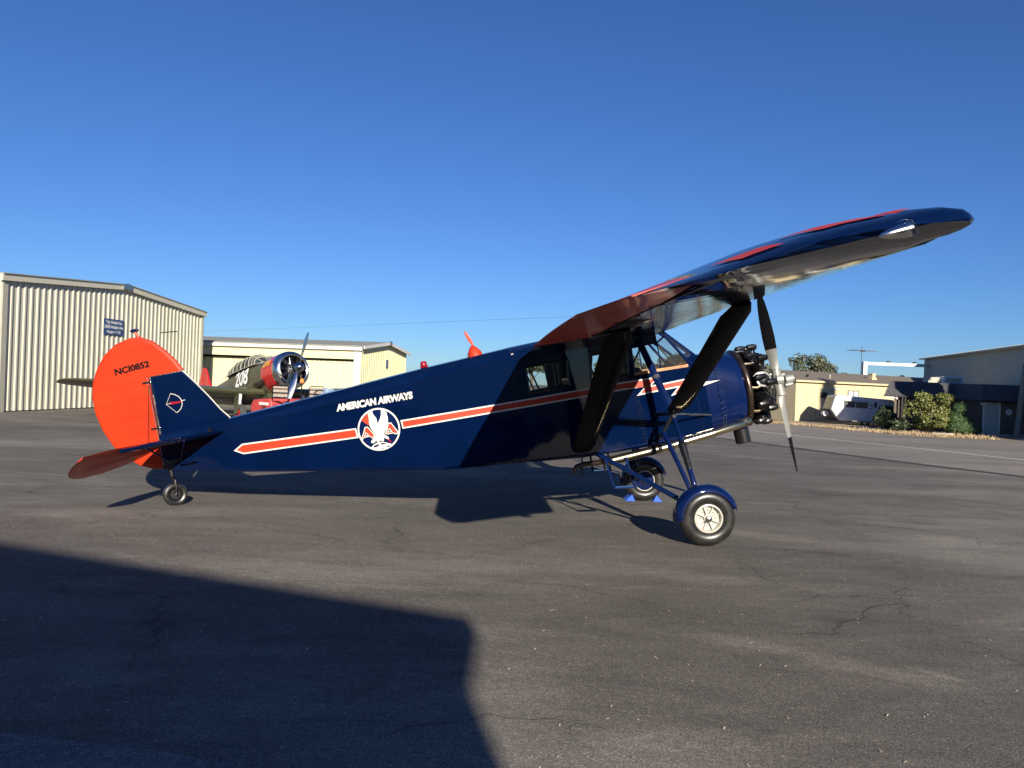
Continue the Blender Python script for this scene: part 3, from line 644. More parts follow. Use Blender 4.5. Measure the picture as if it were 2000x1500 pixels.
    eagle = [(795, 575), (818, 553), (850, 553), (885, 555), (893, 600), (915, 640), (958, 690), (970, 740), (982, 795), (992, 770), (1020, 710), (1042, 640), (1040, 545), (1090, 542), (1135, 560), (1145, 620), (1166, 680), (1166, 760), (1150, 850), (1125, 900), (1100, 960), (1110, 992), (1160, 1010), (1188, 1045), (1180, 1068), (1130, 1050), (1092, 1038), (1098, 1080), (1085, 1104), (1058, 1104), (1045, 1080), (1030, 1090), (1000, 1118), (975, 1115), (962, 1085), (950, 1100), (915, 1136), (868, 1132), (872, 1095), (910, 1050), (960, 995), (925, 960), (895, 915), (850, 855), (828, 780), (826, 700)]
    for L_ in ([(685, 1072), (722, 960), (752, 850), (800, 842), (870, 915), (948, 1000), (885, 1054), (845, 1018), (735, 1045), (722, 1072)], [(1118, 962), (1150, 850), (1163, 772), (1222, 768), (1290, 855), (1362, 945), (1355, 962), (1290, 978), (1268, 958), (1160, 978), (1130, 978)]): decal('emblem_letter', [E(L_)], 'cream', .0075, fus, sgn)
    for L_ in ([(705, 1058), (738, 960), (765, 866), (795, 858), (860, 925), (922, 1000), (882, 1036), (848, 1002), (728, 1030), (716, 1060)], [(1140, 955), (1165, 860), (1178, 788), (1215, 784), (1280, 868), (1340, 944), (1292, 958), (1270, 942), (1155, 962)],): decal('emblem_letter', [E(L_)], 'orangepaint', .0092, fus, sgn)
    for L_ in ([(738, 1016), (768, 940), (832, 996)], [(1152, 944), (1192, 866), (1248, 928)],): decal('emblem_letter', [E(L_)], 'cream', .0108, fus, sgn)
    for L_ in ([(757, 1002), (773, 962), (808, 990)], [(1172, 928), (1194, 888), (1226, 922)],): decal('emblem_letter', [E(L_)], 'navypaint', .0124, fus, sgn)
    decal('emblem_eagle', [E(eagle)], 'cream', .0140, fus, sgn)
    for L_ in ([(835, 575), (840, 575), (862, 655), (856, 655)], [(855, 570), (860, 570), (880, 630), (875, 632)], [(815, 585), (820, 583), (850, 690), (843, 688)], [(1068, 560), (1072, 560), (1078, 610), (1073, 610)], [(1098, 560), (1102, 562), (1110, 600), (1105, 602)],): decal('emblem_eagle', [E(L_)], 'navypaint', .0155, fus, sgn)
    decal('emblem_beak', [E([(1140, 1062), (1184, 1062), (1246, 1124)])], 'red', .0157, fus, sgn)
# door outline, handle, access hatch
def seam(pts, name='door_seam', m='black', r=.0035, sgn=1, par=air):
    mb = MB(); mb.tube([B(s, sgn * (W(s) + .0065), n) for s, n in pts], r, 5); return part(name, mb, m, par)
for sgn in (1, -1):
    seam([(-.225, 1.90), (-.235, 1.075)], sgn=sgn); seam([(.50, 1.86), (.50, 1.075)], sgn=sgn); seam([(-.235, 1.075), (.50, 1.065)], sgn=sgn); seam([(-.67, 2.3), (-.74, 1.9), (-.76, 1.1)], sgn=sgn)
    P4 = [(-2.28, 1.50), (-1.98, 1.50), (-1.98, 1.25), (-2.28, 1.25), (-2.28, 1.50)]
    mb = MB(); mb.tube([B(s, sgn * (W(s) + .001), n) for s, n in P4], .0035, 5); part('access_hatch', mb, 'navypaint', fus)
    mb = MB()
    for i in range(16): s, n = -.215 - .012 * i / 16, 1.66 - .56 * i / 15; mb.ball(B(s + .02, sgn * (W(s) + .0065), n), .0045, 6, 4)
    part('rivet_row', mb, 'steel', air)
    mb = MB(); mb.tube([B(.07, sgn * .536, 1.605), B(.07, sgn * .565, 1.605), B(.12, sgn * .568, 1.60)], .009, 8); part('door_handle', mb, 'chrome', air)
    mb = MB(); mb.tube([B(-1.62, sgn * .50, 1.12), B(-.9, sgn * .535, 1.072), B(.6, sgn * .515, 1.04)], .012, 6); part('lower_moulding', mb, 'navypaint', air)
# beacon and unidentified orange fitting on the back
mb = MB(); c = B(-2.67, 0, NT(-2.67)); mb.lathe([(0, .05), (.02, .05), (.025, .042), (.055, .042), (.075, .03), (.08, .001)], c, (0, 0, 1), 20); part('beacon', mb, 'redglass', air)
mb = MB(); c = B(-2.02, 0, NT(-2.02) - .01); mb.lathe([(-.02, .10), (.05, .085), (.10, .05), (.135, .018), (.14, .001)], c, (-.12, 0, 1), 24); top_fit = part('orange_top_fitting', mb, 'orangepaint', air)  # fitting not identified, modelled as a small cone with one blade
mb = MB(); n_ = 9; rr = []
for i in range(n_):
    t = i / (n_ - 1); ch = .006 + .018 * math.sin(math.pi * min(1, t * 1.05)) ** .6; p = c + Vector((.0 - .075 * t, 0, .13 + .20 * t))
    rr.append([p + Vector((-ch, 0, 0)), p + Vector((0, .004, 0)), p + Vector((ch, 0, 0)), p + Vector((0, -.004, 0))])
mb.loft(rr); part('blade', mb, 'orangepaint', top_fit)

# ---- wings
LEv = [(0, .31), (5.4, .325), (5.75, .342), (5.9, .345), (5.98, .33), (6.03, .28), (6.05, .20), (6.06, .1)]
TEv = [(0, -1.52), (4.5, -1.475), (5.25, -1.455), (5.55, -1.36), (5.83, -1.25), (5.95, -1.20), (6.02, -1.08), (6.05, -1.0), (6.06, -.95)]
AF_T = [(0, .03), (.008, .054), (.03, .082), (.09, .108), (.17, .128), (.27, .137), (.38, .133), (.5, .117), (.62, .091), (.75, .059), (.88, .028), (1, .005)]
AF_B = [(0, .03), (.012, .014), (.05, .004), (.12, 0), (.3, 0), (.5, 0), (.7, 0), (.88, 0), (1, 0)]
def wing_pt(v, x, top):
    le, te = interp(LEv, v)[0], interp(TEv, v)[0]; ch = le - te
    pw = lerp(9, 2.2, min(1, x / .22)); t = 1.0 if v < 5.05 else max(0, 1 - ((v - 5.05) / 1.01) ** pw) ** .60
    base0 = 2.318 + .02 * v; base = base0 - .018 * sm((v - 3.6) / 2.0)
    h = interp(AF_T if top else AF_B, x)[0] * (1.50 + .15 * sm((v - 3.6) / 2.0))
    crease = .035 + .03 * math.sin(math.pi * min(1, x * 1.25 + .1)) - .045 * max(0, x - .6) / .4
    n = base + h * t + (1 - t) * (crease + base0 - base)
    if not top and v > 5.72: n = max(n, lerp(base + h, base0 + crease, min(1, (v - 5.72) / .34) ** 1.1 * min(1, x / .05)))
    return le - ch * x, n
def wing_section(v, x0=0, x1=1):
    xt = sorted(set([x0, x1] + [a for a, _ in AF_T if x0 < a < x1])); xb = sorted(set([x0, x1] + [a for a, _ in AF_B if x0 < a < x1]))
    return [wing_pt(v, x, True) for x in reversed(xt)] + [wing_pt(v, x, False) for x in xb if x > 1e-6 or True]
def fixed_x(v, s_cut):
    le, te = interp(LEv, v)[0], interp(TEv, v)[0]; return (le - s_cut) / (le - te)
AIL0, AIL1, HNG = 2.55, 5.82, -.955
for sgn in (1, -1):
    def S3(v, pts): return [B(s, sgn * v, n) for s, n in pts]
    def fixed(v, x1):
        xt = [a for a, _ in AF_T]; xb = [a for a, _ in AF_B]
        P = [wing_pt(v, min(x, x1), True) for x in reversed(xt)] + [wing_pt(v, min(x, x1), False) for x in xb]
        return S3(v, P)
    mb = MB(); vs1 = [0, .5, 1.0, 1.6, 2.2, 2.54]; vs2 = [2.541, 3.1, 3.7, 4.3, 4.8, 5.05, 5.25, 5.4, 5.55, 5.7, 5.835]; vs3 = [5.836, 5.86, 5.89, 5.94, 5.98, 6.01, 6.035, 6.05, 6.058, 6.06]
    rr = [fixed(v, 1) for v in vs1] + [fixed(v, min(1, fixed_x(v, HNG + .02))) for v in vs2] + [fixed(v, 1) for v in vs3]
    mb.loft(rr); wing = part('wing', mb, 'navywing', air, smooth=28)
    # aileron, trailing edge raised a little
    mb = MB(); rr = []
    for v in (2.57, 3.0, 3.6, 4.2, 4.7, 5.0, 5.25, 5.4, 5.55, 5.7, 5.80):
        x0 = fixed_x(v, HNG - .012); P = []
        for x in (1, .96, .9, .84): P.append(wing_pt(v, max(x, x0), True))
        P.append(wing_pt(v, x0, True)); P.append(wing_pt(v, x0, False))
        for x in (.84, .9, .96, .998): P.append(wing_pt(v, max(x, x0), False))
        hn = 2.318 + .02 * v + .05; out = []
        dl = R(1.5)
        for s, n in P:
            ds, dn = s - HNG, n - hn; out.append((HNG + ds * math.cos(dl) + dn * math.sin(dl), hn - ds * math.sin(dl) + dn * math.cos(dl)))
        rr.append(S3(v, out))
    mb.loft(rr); part('aileron', mb, 'orange', air, smooth=30)
    # undersurface hardware: hinge brackets, pitot wire clips
    for v in (2.9, 4.0, 5.05):
        mb = MB(); mb.obox(B(HNG - .05, sgn * v, 2.300 + .02 * v), (.10, 0, 0), (0, .02, 0), (0, 0, .02)); part('hinge_bracket', mb, 'black', air)
    # lightning stripes painted over the top of the wing tip
    def top_patch(P):
        """polygon in (v, s) laid on the wing's top surface"""
        mb = MB(); n = 14
        (a, b, c, d) = P; vs = []
        for i in range(n + 1):
            for j in range(5):
                v = lerp(lerp(a[0], b[0], i / n), lerp(d[0], c[0], i / n), j / 4); s = lerp(lerp(a[1], b[1], i / n), lerp(d[1], c[1], i / n), j / 4)
                vs.append((v, s))
        pts = []
        for v, s in vs:
            v = min(v, 6.04); le, te = interp(LEv, v)[0], interp(TEv, v)[0]; x = min(.99, max(.01, (le - s) / (le - te))); ss_, n_ = wing_pt(v, x, True); pts.append(B(s, sgn * v, n_ + .006))
        mb.add(pts, [(i * 5 + j, i * 5 + j + 1, (i + 1) * 5 + j + 1, (i + 1) * 5 + j) for i in range(n) for j in range(4)])
        return mb
    part('lightning_stripe', top_patch([(5.72, -.84), (5.82, -.62), (5.965, -.56), (5.945, -.76)]), 'orangepaint', wing, smooth=30)
    part('lightning_stripe', top_patch([(5.70, -.48), (5.74, .02), (5.90, .10), (5.90, -.34)]), 'orangepaint', wing, smooth=30)
    # bullet landing light on the tip
    c = B(-.07, sgn * 6.10, 2.472); ax = Vector((1, 0, .05 * 1)).normalized()
    mb = MB(); mb.lathe([(-.13, .003), (-.117, .011), (-.08, .022), (-.037, .029), (-.006, .032), (.0, .034), (.018, .034), (.018, .030)], c, ax, 24); lt = part('landing_light', mb, 'chrome', air)
    mb = MB(); mb.lathe([(.019, .029), (.028, .018), (.031, .001)], c, ax, 20); part('lens', mb, 'darkglass', lt)
    mb = MB(); k = [B(a * .6 - .07, 0, b * .55) + Vector((0, c.y, c.z)) for a, b in ((-.06, .075), (.0, .085), (.05, .07), (.085, .02), (.08, -.05), (.02, -.07), (-.02, -.055))]; mb.tube(k, .0016, 5); part('wire_guard', mb, 'chrome', lt)
    mb = MB(); mb.tube([c + Vector((-.02, 0, 0)), c + Vector((-.02, sgn * .07, -.01))], .012, 6); part('bracket', mb, 'chrome', lt)

# ---- struts
def strut(a, b, chord, thick, name, m='navywing', cdir=(1, 0, 0), taper=None, par=air):
    a, b = Vector(a), Vector(b); ax = (b - a).normalized(); cd = Vector(cdir); cd = (cd - ax * cd.dot(ax)).normalized(); tn = ax.cross(cd)
    prof = [(.5, 0), (.40, .32), (.22, .48), (0, .5), (-.25, .38), (-.5, .06), (-.5, -.06), (-.25, -.38), (0, -.5), (.22, -.48), (.40, -.32)]
    rr = []
    for t, k in (taper or [(0, 1), (1, 1)]):
        p = a.lerp(b, t); rr.append([p + cd * x * chord * k + tn * y * thick * (k ** .5) for x, y in prof])
    mb = MB(); mb.loft(rr); return part(name, mb, m, par, smooth=40)
for sgn in (1, -1):
    A = B(.06, sgn * .95, 1.395); A2 = B(-.07, sgn * .88, 1.20)
    strut(B(.10, sgn * .97, 1.41), B(.165, sgn * 3.38, 2.385), .27, .06, 'wing_strut', taper=[(0, .45), (.05, 1), (.93, 1), (1, .6)], m='strut')
    strut(B(-.98, sgn * .56, 1.13), B(-.79, sgn * 3.12, 2.37), .27, .06, 'wing_strut', taper=[(0, .8), (.04, 1), (.93, 1), (1, .6)], m='strut')
    mb = MB(); mb.tube([B(-.98, sgn * .50, 1.12), B(-.98, sgn * .60, 1.15)], .03, 8); part('strut_fitting', mb, 'black', air)
    strut(A, B(-.085, sgn * .56, 2.30), .085, .045, 'cabane_strut', 'navypaint')
    mb = MB(); q0 = A.lerp(B(-.085, sgn * .56, 2.30), .46); q1 = A.lerp(B(-.085, sgn * .56, 2.30), .50); mb.tube([q0, q1], .046, 10, flat=((1, 0, 0), 1.0)); part('strut_clamp', mb, 'steel', air)
    mb = MB(); mb.tube([A, A2], .022, 8); part('outrigger_tube', mb, 'black', air)
    mb = MB(); mb.tube([A, B(.63, sgn * .50, 1.25)], .011, 8); part('outrigger_tube', mb, 'steel', air)
    mb = MB(); mb.tube([A2, B(-.06, sgn * .50, 1.08)], .02, 8); part('outrigger_tube', mb, 'navypaint', air)
    mb = MB(); mb.tube([A, B(-.02, sgn * .52, 1.38)], .022, 8); part('outrigger_tube', mb, 'black', air)
    mb = MB(); mb.ball(A, .035, 12, 8); part('outrigger_fitting', mb, 'black', air)
    # shock strut with leather boot
    F = B(.03, sgn * 1.40, .66); mb = MB(); mb.tube([A + Vector((0, 0, -.03)), A.lerp(F, .50)], .024, 12); ol = part('shock_strut', mb, 'navypaint', air)
    mb = MB(); mb.tube([A + Vector((0, 0, -.02)), A.lerp(F, .07)], [.03, .022], 10); part('strut_end', mb, 'steel', ol)
    mb = MB(); ts = [.42, .45, .50, .60, .68, .72, .74, .76, .78, .80, .83]; rs = [.036, .046, .043, .040, .033, .036, .031, .036, .031, .034, .028]; mb.tube([A.lerp(F, t) for t in ts], rs, 14); part('boot', mb, 'rubberdull' if False else 'black', ol)
    mb = MB(); mb.tube([A.lerp(F, .82), F, F + Vector((0, 0, -.12))], .030, 12); part('lower_tube', mb, 'navypaint', ol)
    mb = MB(); mb.tube([A2, B(-.03, sgn * 1.36, .67), B(.0, sgn * 1.38, .50)], .026, 10); part('gear_leg', mb, 'navypaint', air)
    mb = MB(); mb.tube([B(-.84, sgn * .42, 1.075), B(.03, sgn * 1.38, .36)], .029, 10); part('drag_strut', mb, 'navypaint', air)
    # boarding step
    st = MB(); q = [B(-.76, sgn * .62, 1.0), B(-.745, sgn * .80, .665), B(-.505, sgn * .80, .63), B(-.52, sgn * .62, .97)]
    for a, b in ((q[0], q[1]), (q[3], q[2])): st.obox(a, (.028, 0, 0), (0, -.006 * sgn - .004, 0), b - a)
    st.obox(q[1] + Vector((0, -.05, -.004)), q[2] - q[1] + Vector((.028, 0, 0)), (0, .10, 0), (0, 0, .016)); part('boarding_step', st, 'navypaint', air)
    # wheel
    wc = B(.0675, sgn * 1.50, .292); wr = .30
    ct, stn = math.cos(R(13)), math.sin(R(13)); gu = Vector((0, -sgn, 0))
    mb = MB(); prof = [(-.072, .150), (-.088, .165), (-.104, .195), (-.108, .225), (-.100, .258), (-.078, .284), (-.058, .293), (-.055, .288), (-.048, .288), (-.045, .296), (-.018, .2995), (-.016, .293), (-.008, .293), (-.006, .300), (.006, .300), (.008, .293), (.016, .293), (.018, .2995), (.045, .296), (.048, .288), (.055, .288), (.058, .293), (.078, .284), (.100, .258), (.108, .225), (.104, .195), (.088, .165), (.072, .150)]
    mb.lathe(prof, wc, gu, 64); wheel = part('wheel', mb, 'rubber', air, smooth=35)
    mb = MB(); mb.lathe([(-.074, .149), (-.070, .155), (.070, .155), (.090, .152), (.094, .138), (.084, .130), (.045, .124), (.040, .05), (.075, .046), (.080, .020), (.080, .001)], wc, gu, 48)
    part('rim', mb, 'rim', wheel)
    mb = MB()
    for i in range(8):
        a = math.pi * 2 * i / 8 + .2; e = Vector((math.cos(a), 0, math.sin(a))); tq = Vector((-math.sin(a), 0, math.cos(a)))
        mb.obox(wc + gu * .045 + e * .042 - tq * .005, e * .082, tq * .010, gu * .026)
    part('rim_rib', mb, 'rim', wheel, smooth=0)
    mb = MB()
    for i in range(8):
        a = math.pi * 2 * (i + .5) / 8 + .2; e = Vector((math.cos(a), 0, math.sin(a))); mb.lathe([(0, .006), (.004, .006), (.004, .001)], wc + gu * .0405 + e * .082, gu, 8)
    part('bolt_hole', mb, 'black', wheel, smooth=0)
    mb = MB(); mb.lathe([(.078, .036), (.100, .034), (.108, .022), (.110, .001)], wc, gu, 24); part('hub_cap', mb, 'steel', wheel)
    mb = MB(); mb.lathe([(-.074, .150), (-.082, .140), (-.072, .132), (-.078, .10), (-.078, .001)], wc, gu, 32); part('brake_drum', mb, 'navypaint', wheel)
    mb = MB(); mb.lathe([(-.083, .150), (-.089, .145), (-.083, .138)], wc, gu, 40); part('drum_ring', mb, 'cream', wheel)
    mb = MB(); mb.tube([wc - gu * .05, wc - gu * .14], .03, 10); part('axle', mb, 'steel', air)
    # fender
    mb = MB(); rr = []; a0, a1 = R(14), R(196)
    for i in range(30):
        a = lerp(a0, a1, i / 29); e = Vector((math.cos(a) * ct + math.sin(a) * stn, 0, -math.cos(a) * stn + math.sin(a) * ct))
        endk = min(1, math.sin(math.pi * i / 29) * 4.5) ** .6; hw = .02 + .108 * endk; row = []
        for kk in range(9):
            t = -1 + 2 * kk / 8; rad = .355 - .075 * abs(t) ** 2.6 * endk - .012 * (1 - endk); row.append(wc - gu * .015 + gu * t * hw + e * rad)
        rr.append(row)
    mb.loft(rr, False, False); fd = part('fender', mb, 'navypaint', air, smooth=50); so = fd.modifiers.new('thickness', 'SOLIDIFY'); so.thickness = .005
    # exhaust of the near side, same on the far side
# ---- exhaust
mb = MB(); mb.tube([B(1.10, .40, 1.09), B(.94, .50, 1.065), B(.60, .545, 1.035)], .046, 16); part('exhaust_pipe', mb, 'pipe', air)
mb = MB(); mb.tube([B(.60, .545, 1.035), B(.02, .57, .985), B(-.08, .57, .978)], .046, 16); part('exhaust_pipe', mb, 'pipe', air)
mb = MB(); mb.tube([B(-.05, .57, .980), B(-.70, .54, .945), B(-.715, .54, .944)], .052, 16); part('exhaust_muff', mb, 'pipe', air)
for s in (.09, -.13):
    p = B(s, .57, .982 if s < 0 else .992); mb = MB(); mb.tube([p, p + Vector((-.07, 0, -.005))], .058, 16); part('exhaust_clamp', mb, 'black', air)
mb = MB(); mb.tube([B(-.70, .53, .945), B(-.85, .47, .948), B(-1.00, .42, .95), B(-1.07, .40, .935), B(-1.11, .40, .89), B(-1.115, .40, .865)], .032, 12, True); part('tail_pipe', mb, 'pipedark', air)
for s in (-.78, -1.0): mb = MB(); mb.tube([B(s, .44, .96), B(s + .01, .42, NB(s) + .02)], .010, 6); part('pipe_hanger', mb, 'black', air)
for s in (-.74, -1.02): mb = MB(); mb.tube([B(s, .44, .93), B(s - .01, .44, .82)], .014, 6); part('pipe_hanger', mb, 'black', air)
cc = B(1.16, 0, 1.467)
mb = MB(); pts = [cc + Vector((0, -math.cos(a) * .455, math.sin(a) * .455)) for a in [R(q) for q in range(-62, 243, 6)]]
mb.tube(pts, .040, 14); col = part('exhaust_collector', mb, 'pipedark', air)
mb = MB(); mb.tube([pts[1], cc + Vector((-.03, -.32, -.42)), B(1.06, .42, 1.09)], .042, 14); part('collector_outlet', mb, 'pipedark', col)
for q in (-40, -15, 20, 60, 120, 160, 195):
    i = int((q + 62) / 6); d = (pts[i + 1] - pts[i]).normalized(); mb = MB(); mb.tube([pts[i] - d * .006, pts[i] + d * .006], .045, 14); part('clamp', mb, 'pipedark', col)
for s in (1.02, .995): mb = MB(); mb.tube([B(s, .455, 1.075), B(s + .012, .448, 1.078)], .055, 14); part('clamp', mb, 'steel', col)
mb = MB(); mb.lathe([(0, .001), (0, .088), (.008, .095), (.185, .095), (.19, .088), (.19, .001)], B(1.085, .12, .79), (-.03, 0, 1), 28); part('oil_can', mb, 'black', air)
mb = MB(); mb.lathe([(.185, .05), (.22, .045), (.22, .001)], B(1.085, .12, .79), (-.03, 0, 1), 20); part('can_neck', mb, 'steel', air)

# ---- engine
EC = B(1.355, 0, 1.467)
mb = MB(); mb.lathe([(-.26, .001), (-.26, .20), (-.14, .225), (-.08, .20), (-.07, .22), (.09, .22), (.10, .19), (.15, .16), (.19, .115), (.23, .09), (.235, .001)], EC, (1, 0, 0), 36); eng = part('engine', mb, 'engine', air)
for i in range(9):
    a = R(90 + 40 * i); e = Vector((0, math.cos(a), math.sin(a))); tq = Vector((0, -math.sin(a), math.cos(a))); X = Vector((1, 0, 0))
    mb = MB(); prof = [(.19, .058)]
    for k in range(11): r0 = .225 + .0125 * k; prof += [(r0, .058), (r0 + .001, .092), (r0 + .005, .092), (r0 + .006, .058)]
    for k in range(8): r0 = .372 + .013 * k; rr_ = .108 - .002 * k; prof += [(r0, .070), (r0 + .001, rr_), (r0 + .005, rr_), (r0 + .006, .070)]
    prof += [(.478, .068), (.486, .05), (.488, .001)]
    mb.lathe(prof, EC, e, 18); part('cylinder', mb, 'engine', eng, smooth=30)
    for sx, tk in ((.055, .05), (-.06, -.03)):
        mb = MB(); c0 = EC + e * .478 + X * sx + tq * tk
        mb.tube([c0 - X * .055 - e * .01, c0 - X * .03, c0 + X * .03, c0 + X * .075 - e * .008, c0 + X * .085 - e * .012], [.020, .040, .042, .036, .018], 10); part('rocker_cover', mb, 'engine', eng)
    mb = MB()
    for tk in (.042, -.042): mb.tube([EC + e * .17 + X * .12 + tq * tk * .6, EC + e * .46 + X * .10 + tq * tk], .011, 7)
    part('pushrod_tube', mb, 'engine', eng)
    mb = MB(); s0 = EC + e * .44 - X * .01 + tq * .055; mb.tube([s0, s0 - X * .09 + tq * .03 + e * .01, EC + Vector((-.22, 0, 0)) + (e * .45 + tq * .06)], .019, 8); part('exhaust_stub', mb, 'pipe', eng)
    mb = MB(); mb.tube([EC + e * .40 + tq * .085 + X * .03, EC + e * .42 + tq * .115 + X * .05, EC + e * .33 + tq * .125 + X * .06, EC + e * .25 + tq * .09 + X * .09], .0045, 6); mb.ball(EC + e * .41 + tq * .092 + X * .03, .013, 8, 6); part('ignition_lead', mb, 'steel', eng)
    mb = MB()
    for u_, w_ in ((.07, .03), (-.05, .05), (.03, -.07)): mb.ball(EC + e * .47 + X * u_ + tq * w_, .008, 6, 5)
    part('nut', mb, 'chrome', eng)
    mb = MB(); mb.tube([EC + e * .20 - X * .1 + tq * .08, EC + e * .40 - X * .075 + tq * .03], .022, 8); part('intake_pipe', mb, 'engine', eng)
# ---- propeller
PC = B(1.705, 0, 1.452)
mb = MB(); mb.tube([EC + Vector((.2, 0, 0)), PC + Vector((.02, 0, 0))], .045, 16); prop = part('propeller', mb, 'prop', air)
ab = R(-4)      # blade angle round the shaft: the top blade leans towards the near side
for up in (1, -1):
    e = Vector((0, -math.sin(ab) * up, math.cos(ab) * up)); tq = Vector((0, math.cos(ab) * up, math.sin(ab) * up)); X = Vector((1, 0, 0)); rr = []
    ST = [(.03, .048, .048, 88), (.14, .048, .046, 80), (.20, .050, .042, 62), (.30, .062, .032, 50), (.42, .078, .022, 46), (.56, .085, .016, 42), (.72, .083, .013, 39), (.88, .074, .011, 37), (1.02, .058, .010, 36), (1.12, .038, .008, 35), (1.17, .018, .005, 35)]
    for r, c, t, be in ST:
        be = R(be); cd = X * math.sin(be) - tq * math.cos(be); nd = X * math.cos(be) + tq * math.sin(be); p = PC + e * r
        rr.append([p + cd * c, p + cd * c * .5 + nd * t * .8, p + nd * t, p - cd * c * .6 + nd * t * .6, p - cd * c, p - cd * c * .6 - nd * t * .25, p - nd * t * .4, p + cd * c * .5 - nd * t * .3])
    bl_ = MB(); bl_.loft(rr[:5] if up > 0 else rr[:7]); bo = part('blade', bl_, 'prop', prop, smooth=60)
    b2 = MB(); b2.loft(rr[4:] if up > 0 else rr[6:]); 
    part('blade_tip', b2, 'matteblack', bo, smooth=60)
    mb = MB(); mb.tube([PC + e * .03, PC + e * .17], .062, 16); mb.tube([PC + e * .155, PC + e * .175], .075, 16); part('blade_clamp', mb, 'prop', prop)
mb = MB(); mb.tube([PC + Vector((-.03, 0, .02)), PC + Vector((.05, 0, .02))], .085, 18); mb.tube([PC + Vector((.05, 0, 0)), PC + Vector((.10, 0, 0))], .028, 12, mi=1); mb.tube([PC + Vector((.085, -.02, .005)), PC + Vector((.17, -.02, .005)), PC + Vector((.175, -.02, .005)), PC + Vector((.185, -.02, .005))], [.058, .058, .062, .062], 18)
mb.tube([PC + Vector((.06, -.07, -.06)), PC + Vector((.15, -.08, -.055))], .026, 12); mb.tube([PC + Vector((.05, .05, .07)), PC + Vector((.12, .05, .07))], .022, 12)
part('hub', mb, ['prop', 'chrome'], prop)

# ---- tail
def plate(outline, th, ax='v', edge=.35):
    """thin lens-edged tail surface. outline: (s, n) points in the centre plane"""
    mb = MB(); c = (sum(p[0] for p in outline) / len(outline), sum(p[1] for p in outline) / len(outline)); k = len(outline)
    rings = []
    for f, t in ((1, .12), (.985, .75), (.94, 1), (.94, -1), (.985, -.75), (1, -.12)):
        rings.append([B(c[0] + (a - c[0]) * f, t * th / 2, c[1] + (b - c[1]) * f) for a, b in outline])
    for a, b in ((0, 1), (1, 2), (3, 4), (4, 5), (5, 0)):
        o = len(mb.v); mb.add(rings[a] + rings[b], [(i, (i + 1) % k, (i + 1) % k + k, i + k) for i in range(k)])
    mb.add(rings[2], [tuple(range(k))]); mb.add(rings[3], [tuple(range(k))[::-1]])
    return mb
fin = [(-5.975, 2.12), (-5.975, 2.972), (-5.585, 2.972), (-5.46, 2.80), (-5.34, 2.62), (-5.22, 2.42), (-5.12, 2.29), (-5.3, 2.2)]
finp = part('fin', plate(fin, .05), 'navy', air, smooth=30)
mb = MB(); mb.tube([B(a, 0, b) for a, b in ((-5.578, 2.975), (-5.455, 2.805), (-5.335, 2.625), (-5.215, 2.425), (-5.115, 2.295))], .006, 6); part('leading_edge_glint', mb, 'cream', finp)  # cream tube stands in for the glint along the fin's leading edge
rud = [(-6.005, 1.83), (-6.15, 1.86), (-6.30, 1.93), (-6.44, 2.05), (-6.56, 2.21), (-6.65, 2.42), (-6.70, 2.65), (-6.70, 2.85), (-6.66, 3.03), (-6.58, 3.19), (-6.46, 3.34), (-6.31, 3.44), (-6.14, 3.485), (-6.0, 3.475), (-5.86, 3.40), (-5.73, 3.26), (-5.63, 3.12), (-5.565, 2.99), (-5.99, 2.985)]
rudder = part('rudder', plate(rud, .055), 'orange', air, smooth=30)
for sgn in (1, -1):
    for n_, a, b in ((2.82, -5.95, -5.52), (2.62, -5.95, -5.37), (2.42, -5.95, -5.26)):
        mb = MB(); mb.tube([B(a, sgn * .0255, n_), B(b, sgn * .0245, n_ + .01)], .0022, 4); part('rib_tape', mb, 'navy', finp)
    for n_, a, b in ((3.32, -6.40, -5.85), (3.13, -6.50, -5.72), (2.93, -6.60, -6.05), (2.72, -6.60, -6.05), (2.51, -6.58, -6.04), (2.30, -6.5, -6.04), (2.1, -6.38, -6.04)):
        mb = MB(); mb.tube([B(a, sgn * .0275, n_), B(b, sgn * .0275, n_ + .015)], .0020, 4); part('rib_tape', mb, 'orange', rudder)
    mb = MB(); mb.tube([B(-6.005, sgn * .030, 2.96), B(-6.005, sgn * .030, 1.88)], .004, 5); part('hinge_line', mb, 'steel', rudder)
vs, fs = text2d('NCI0852', 1, .045)
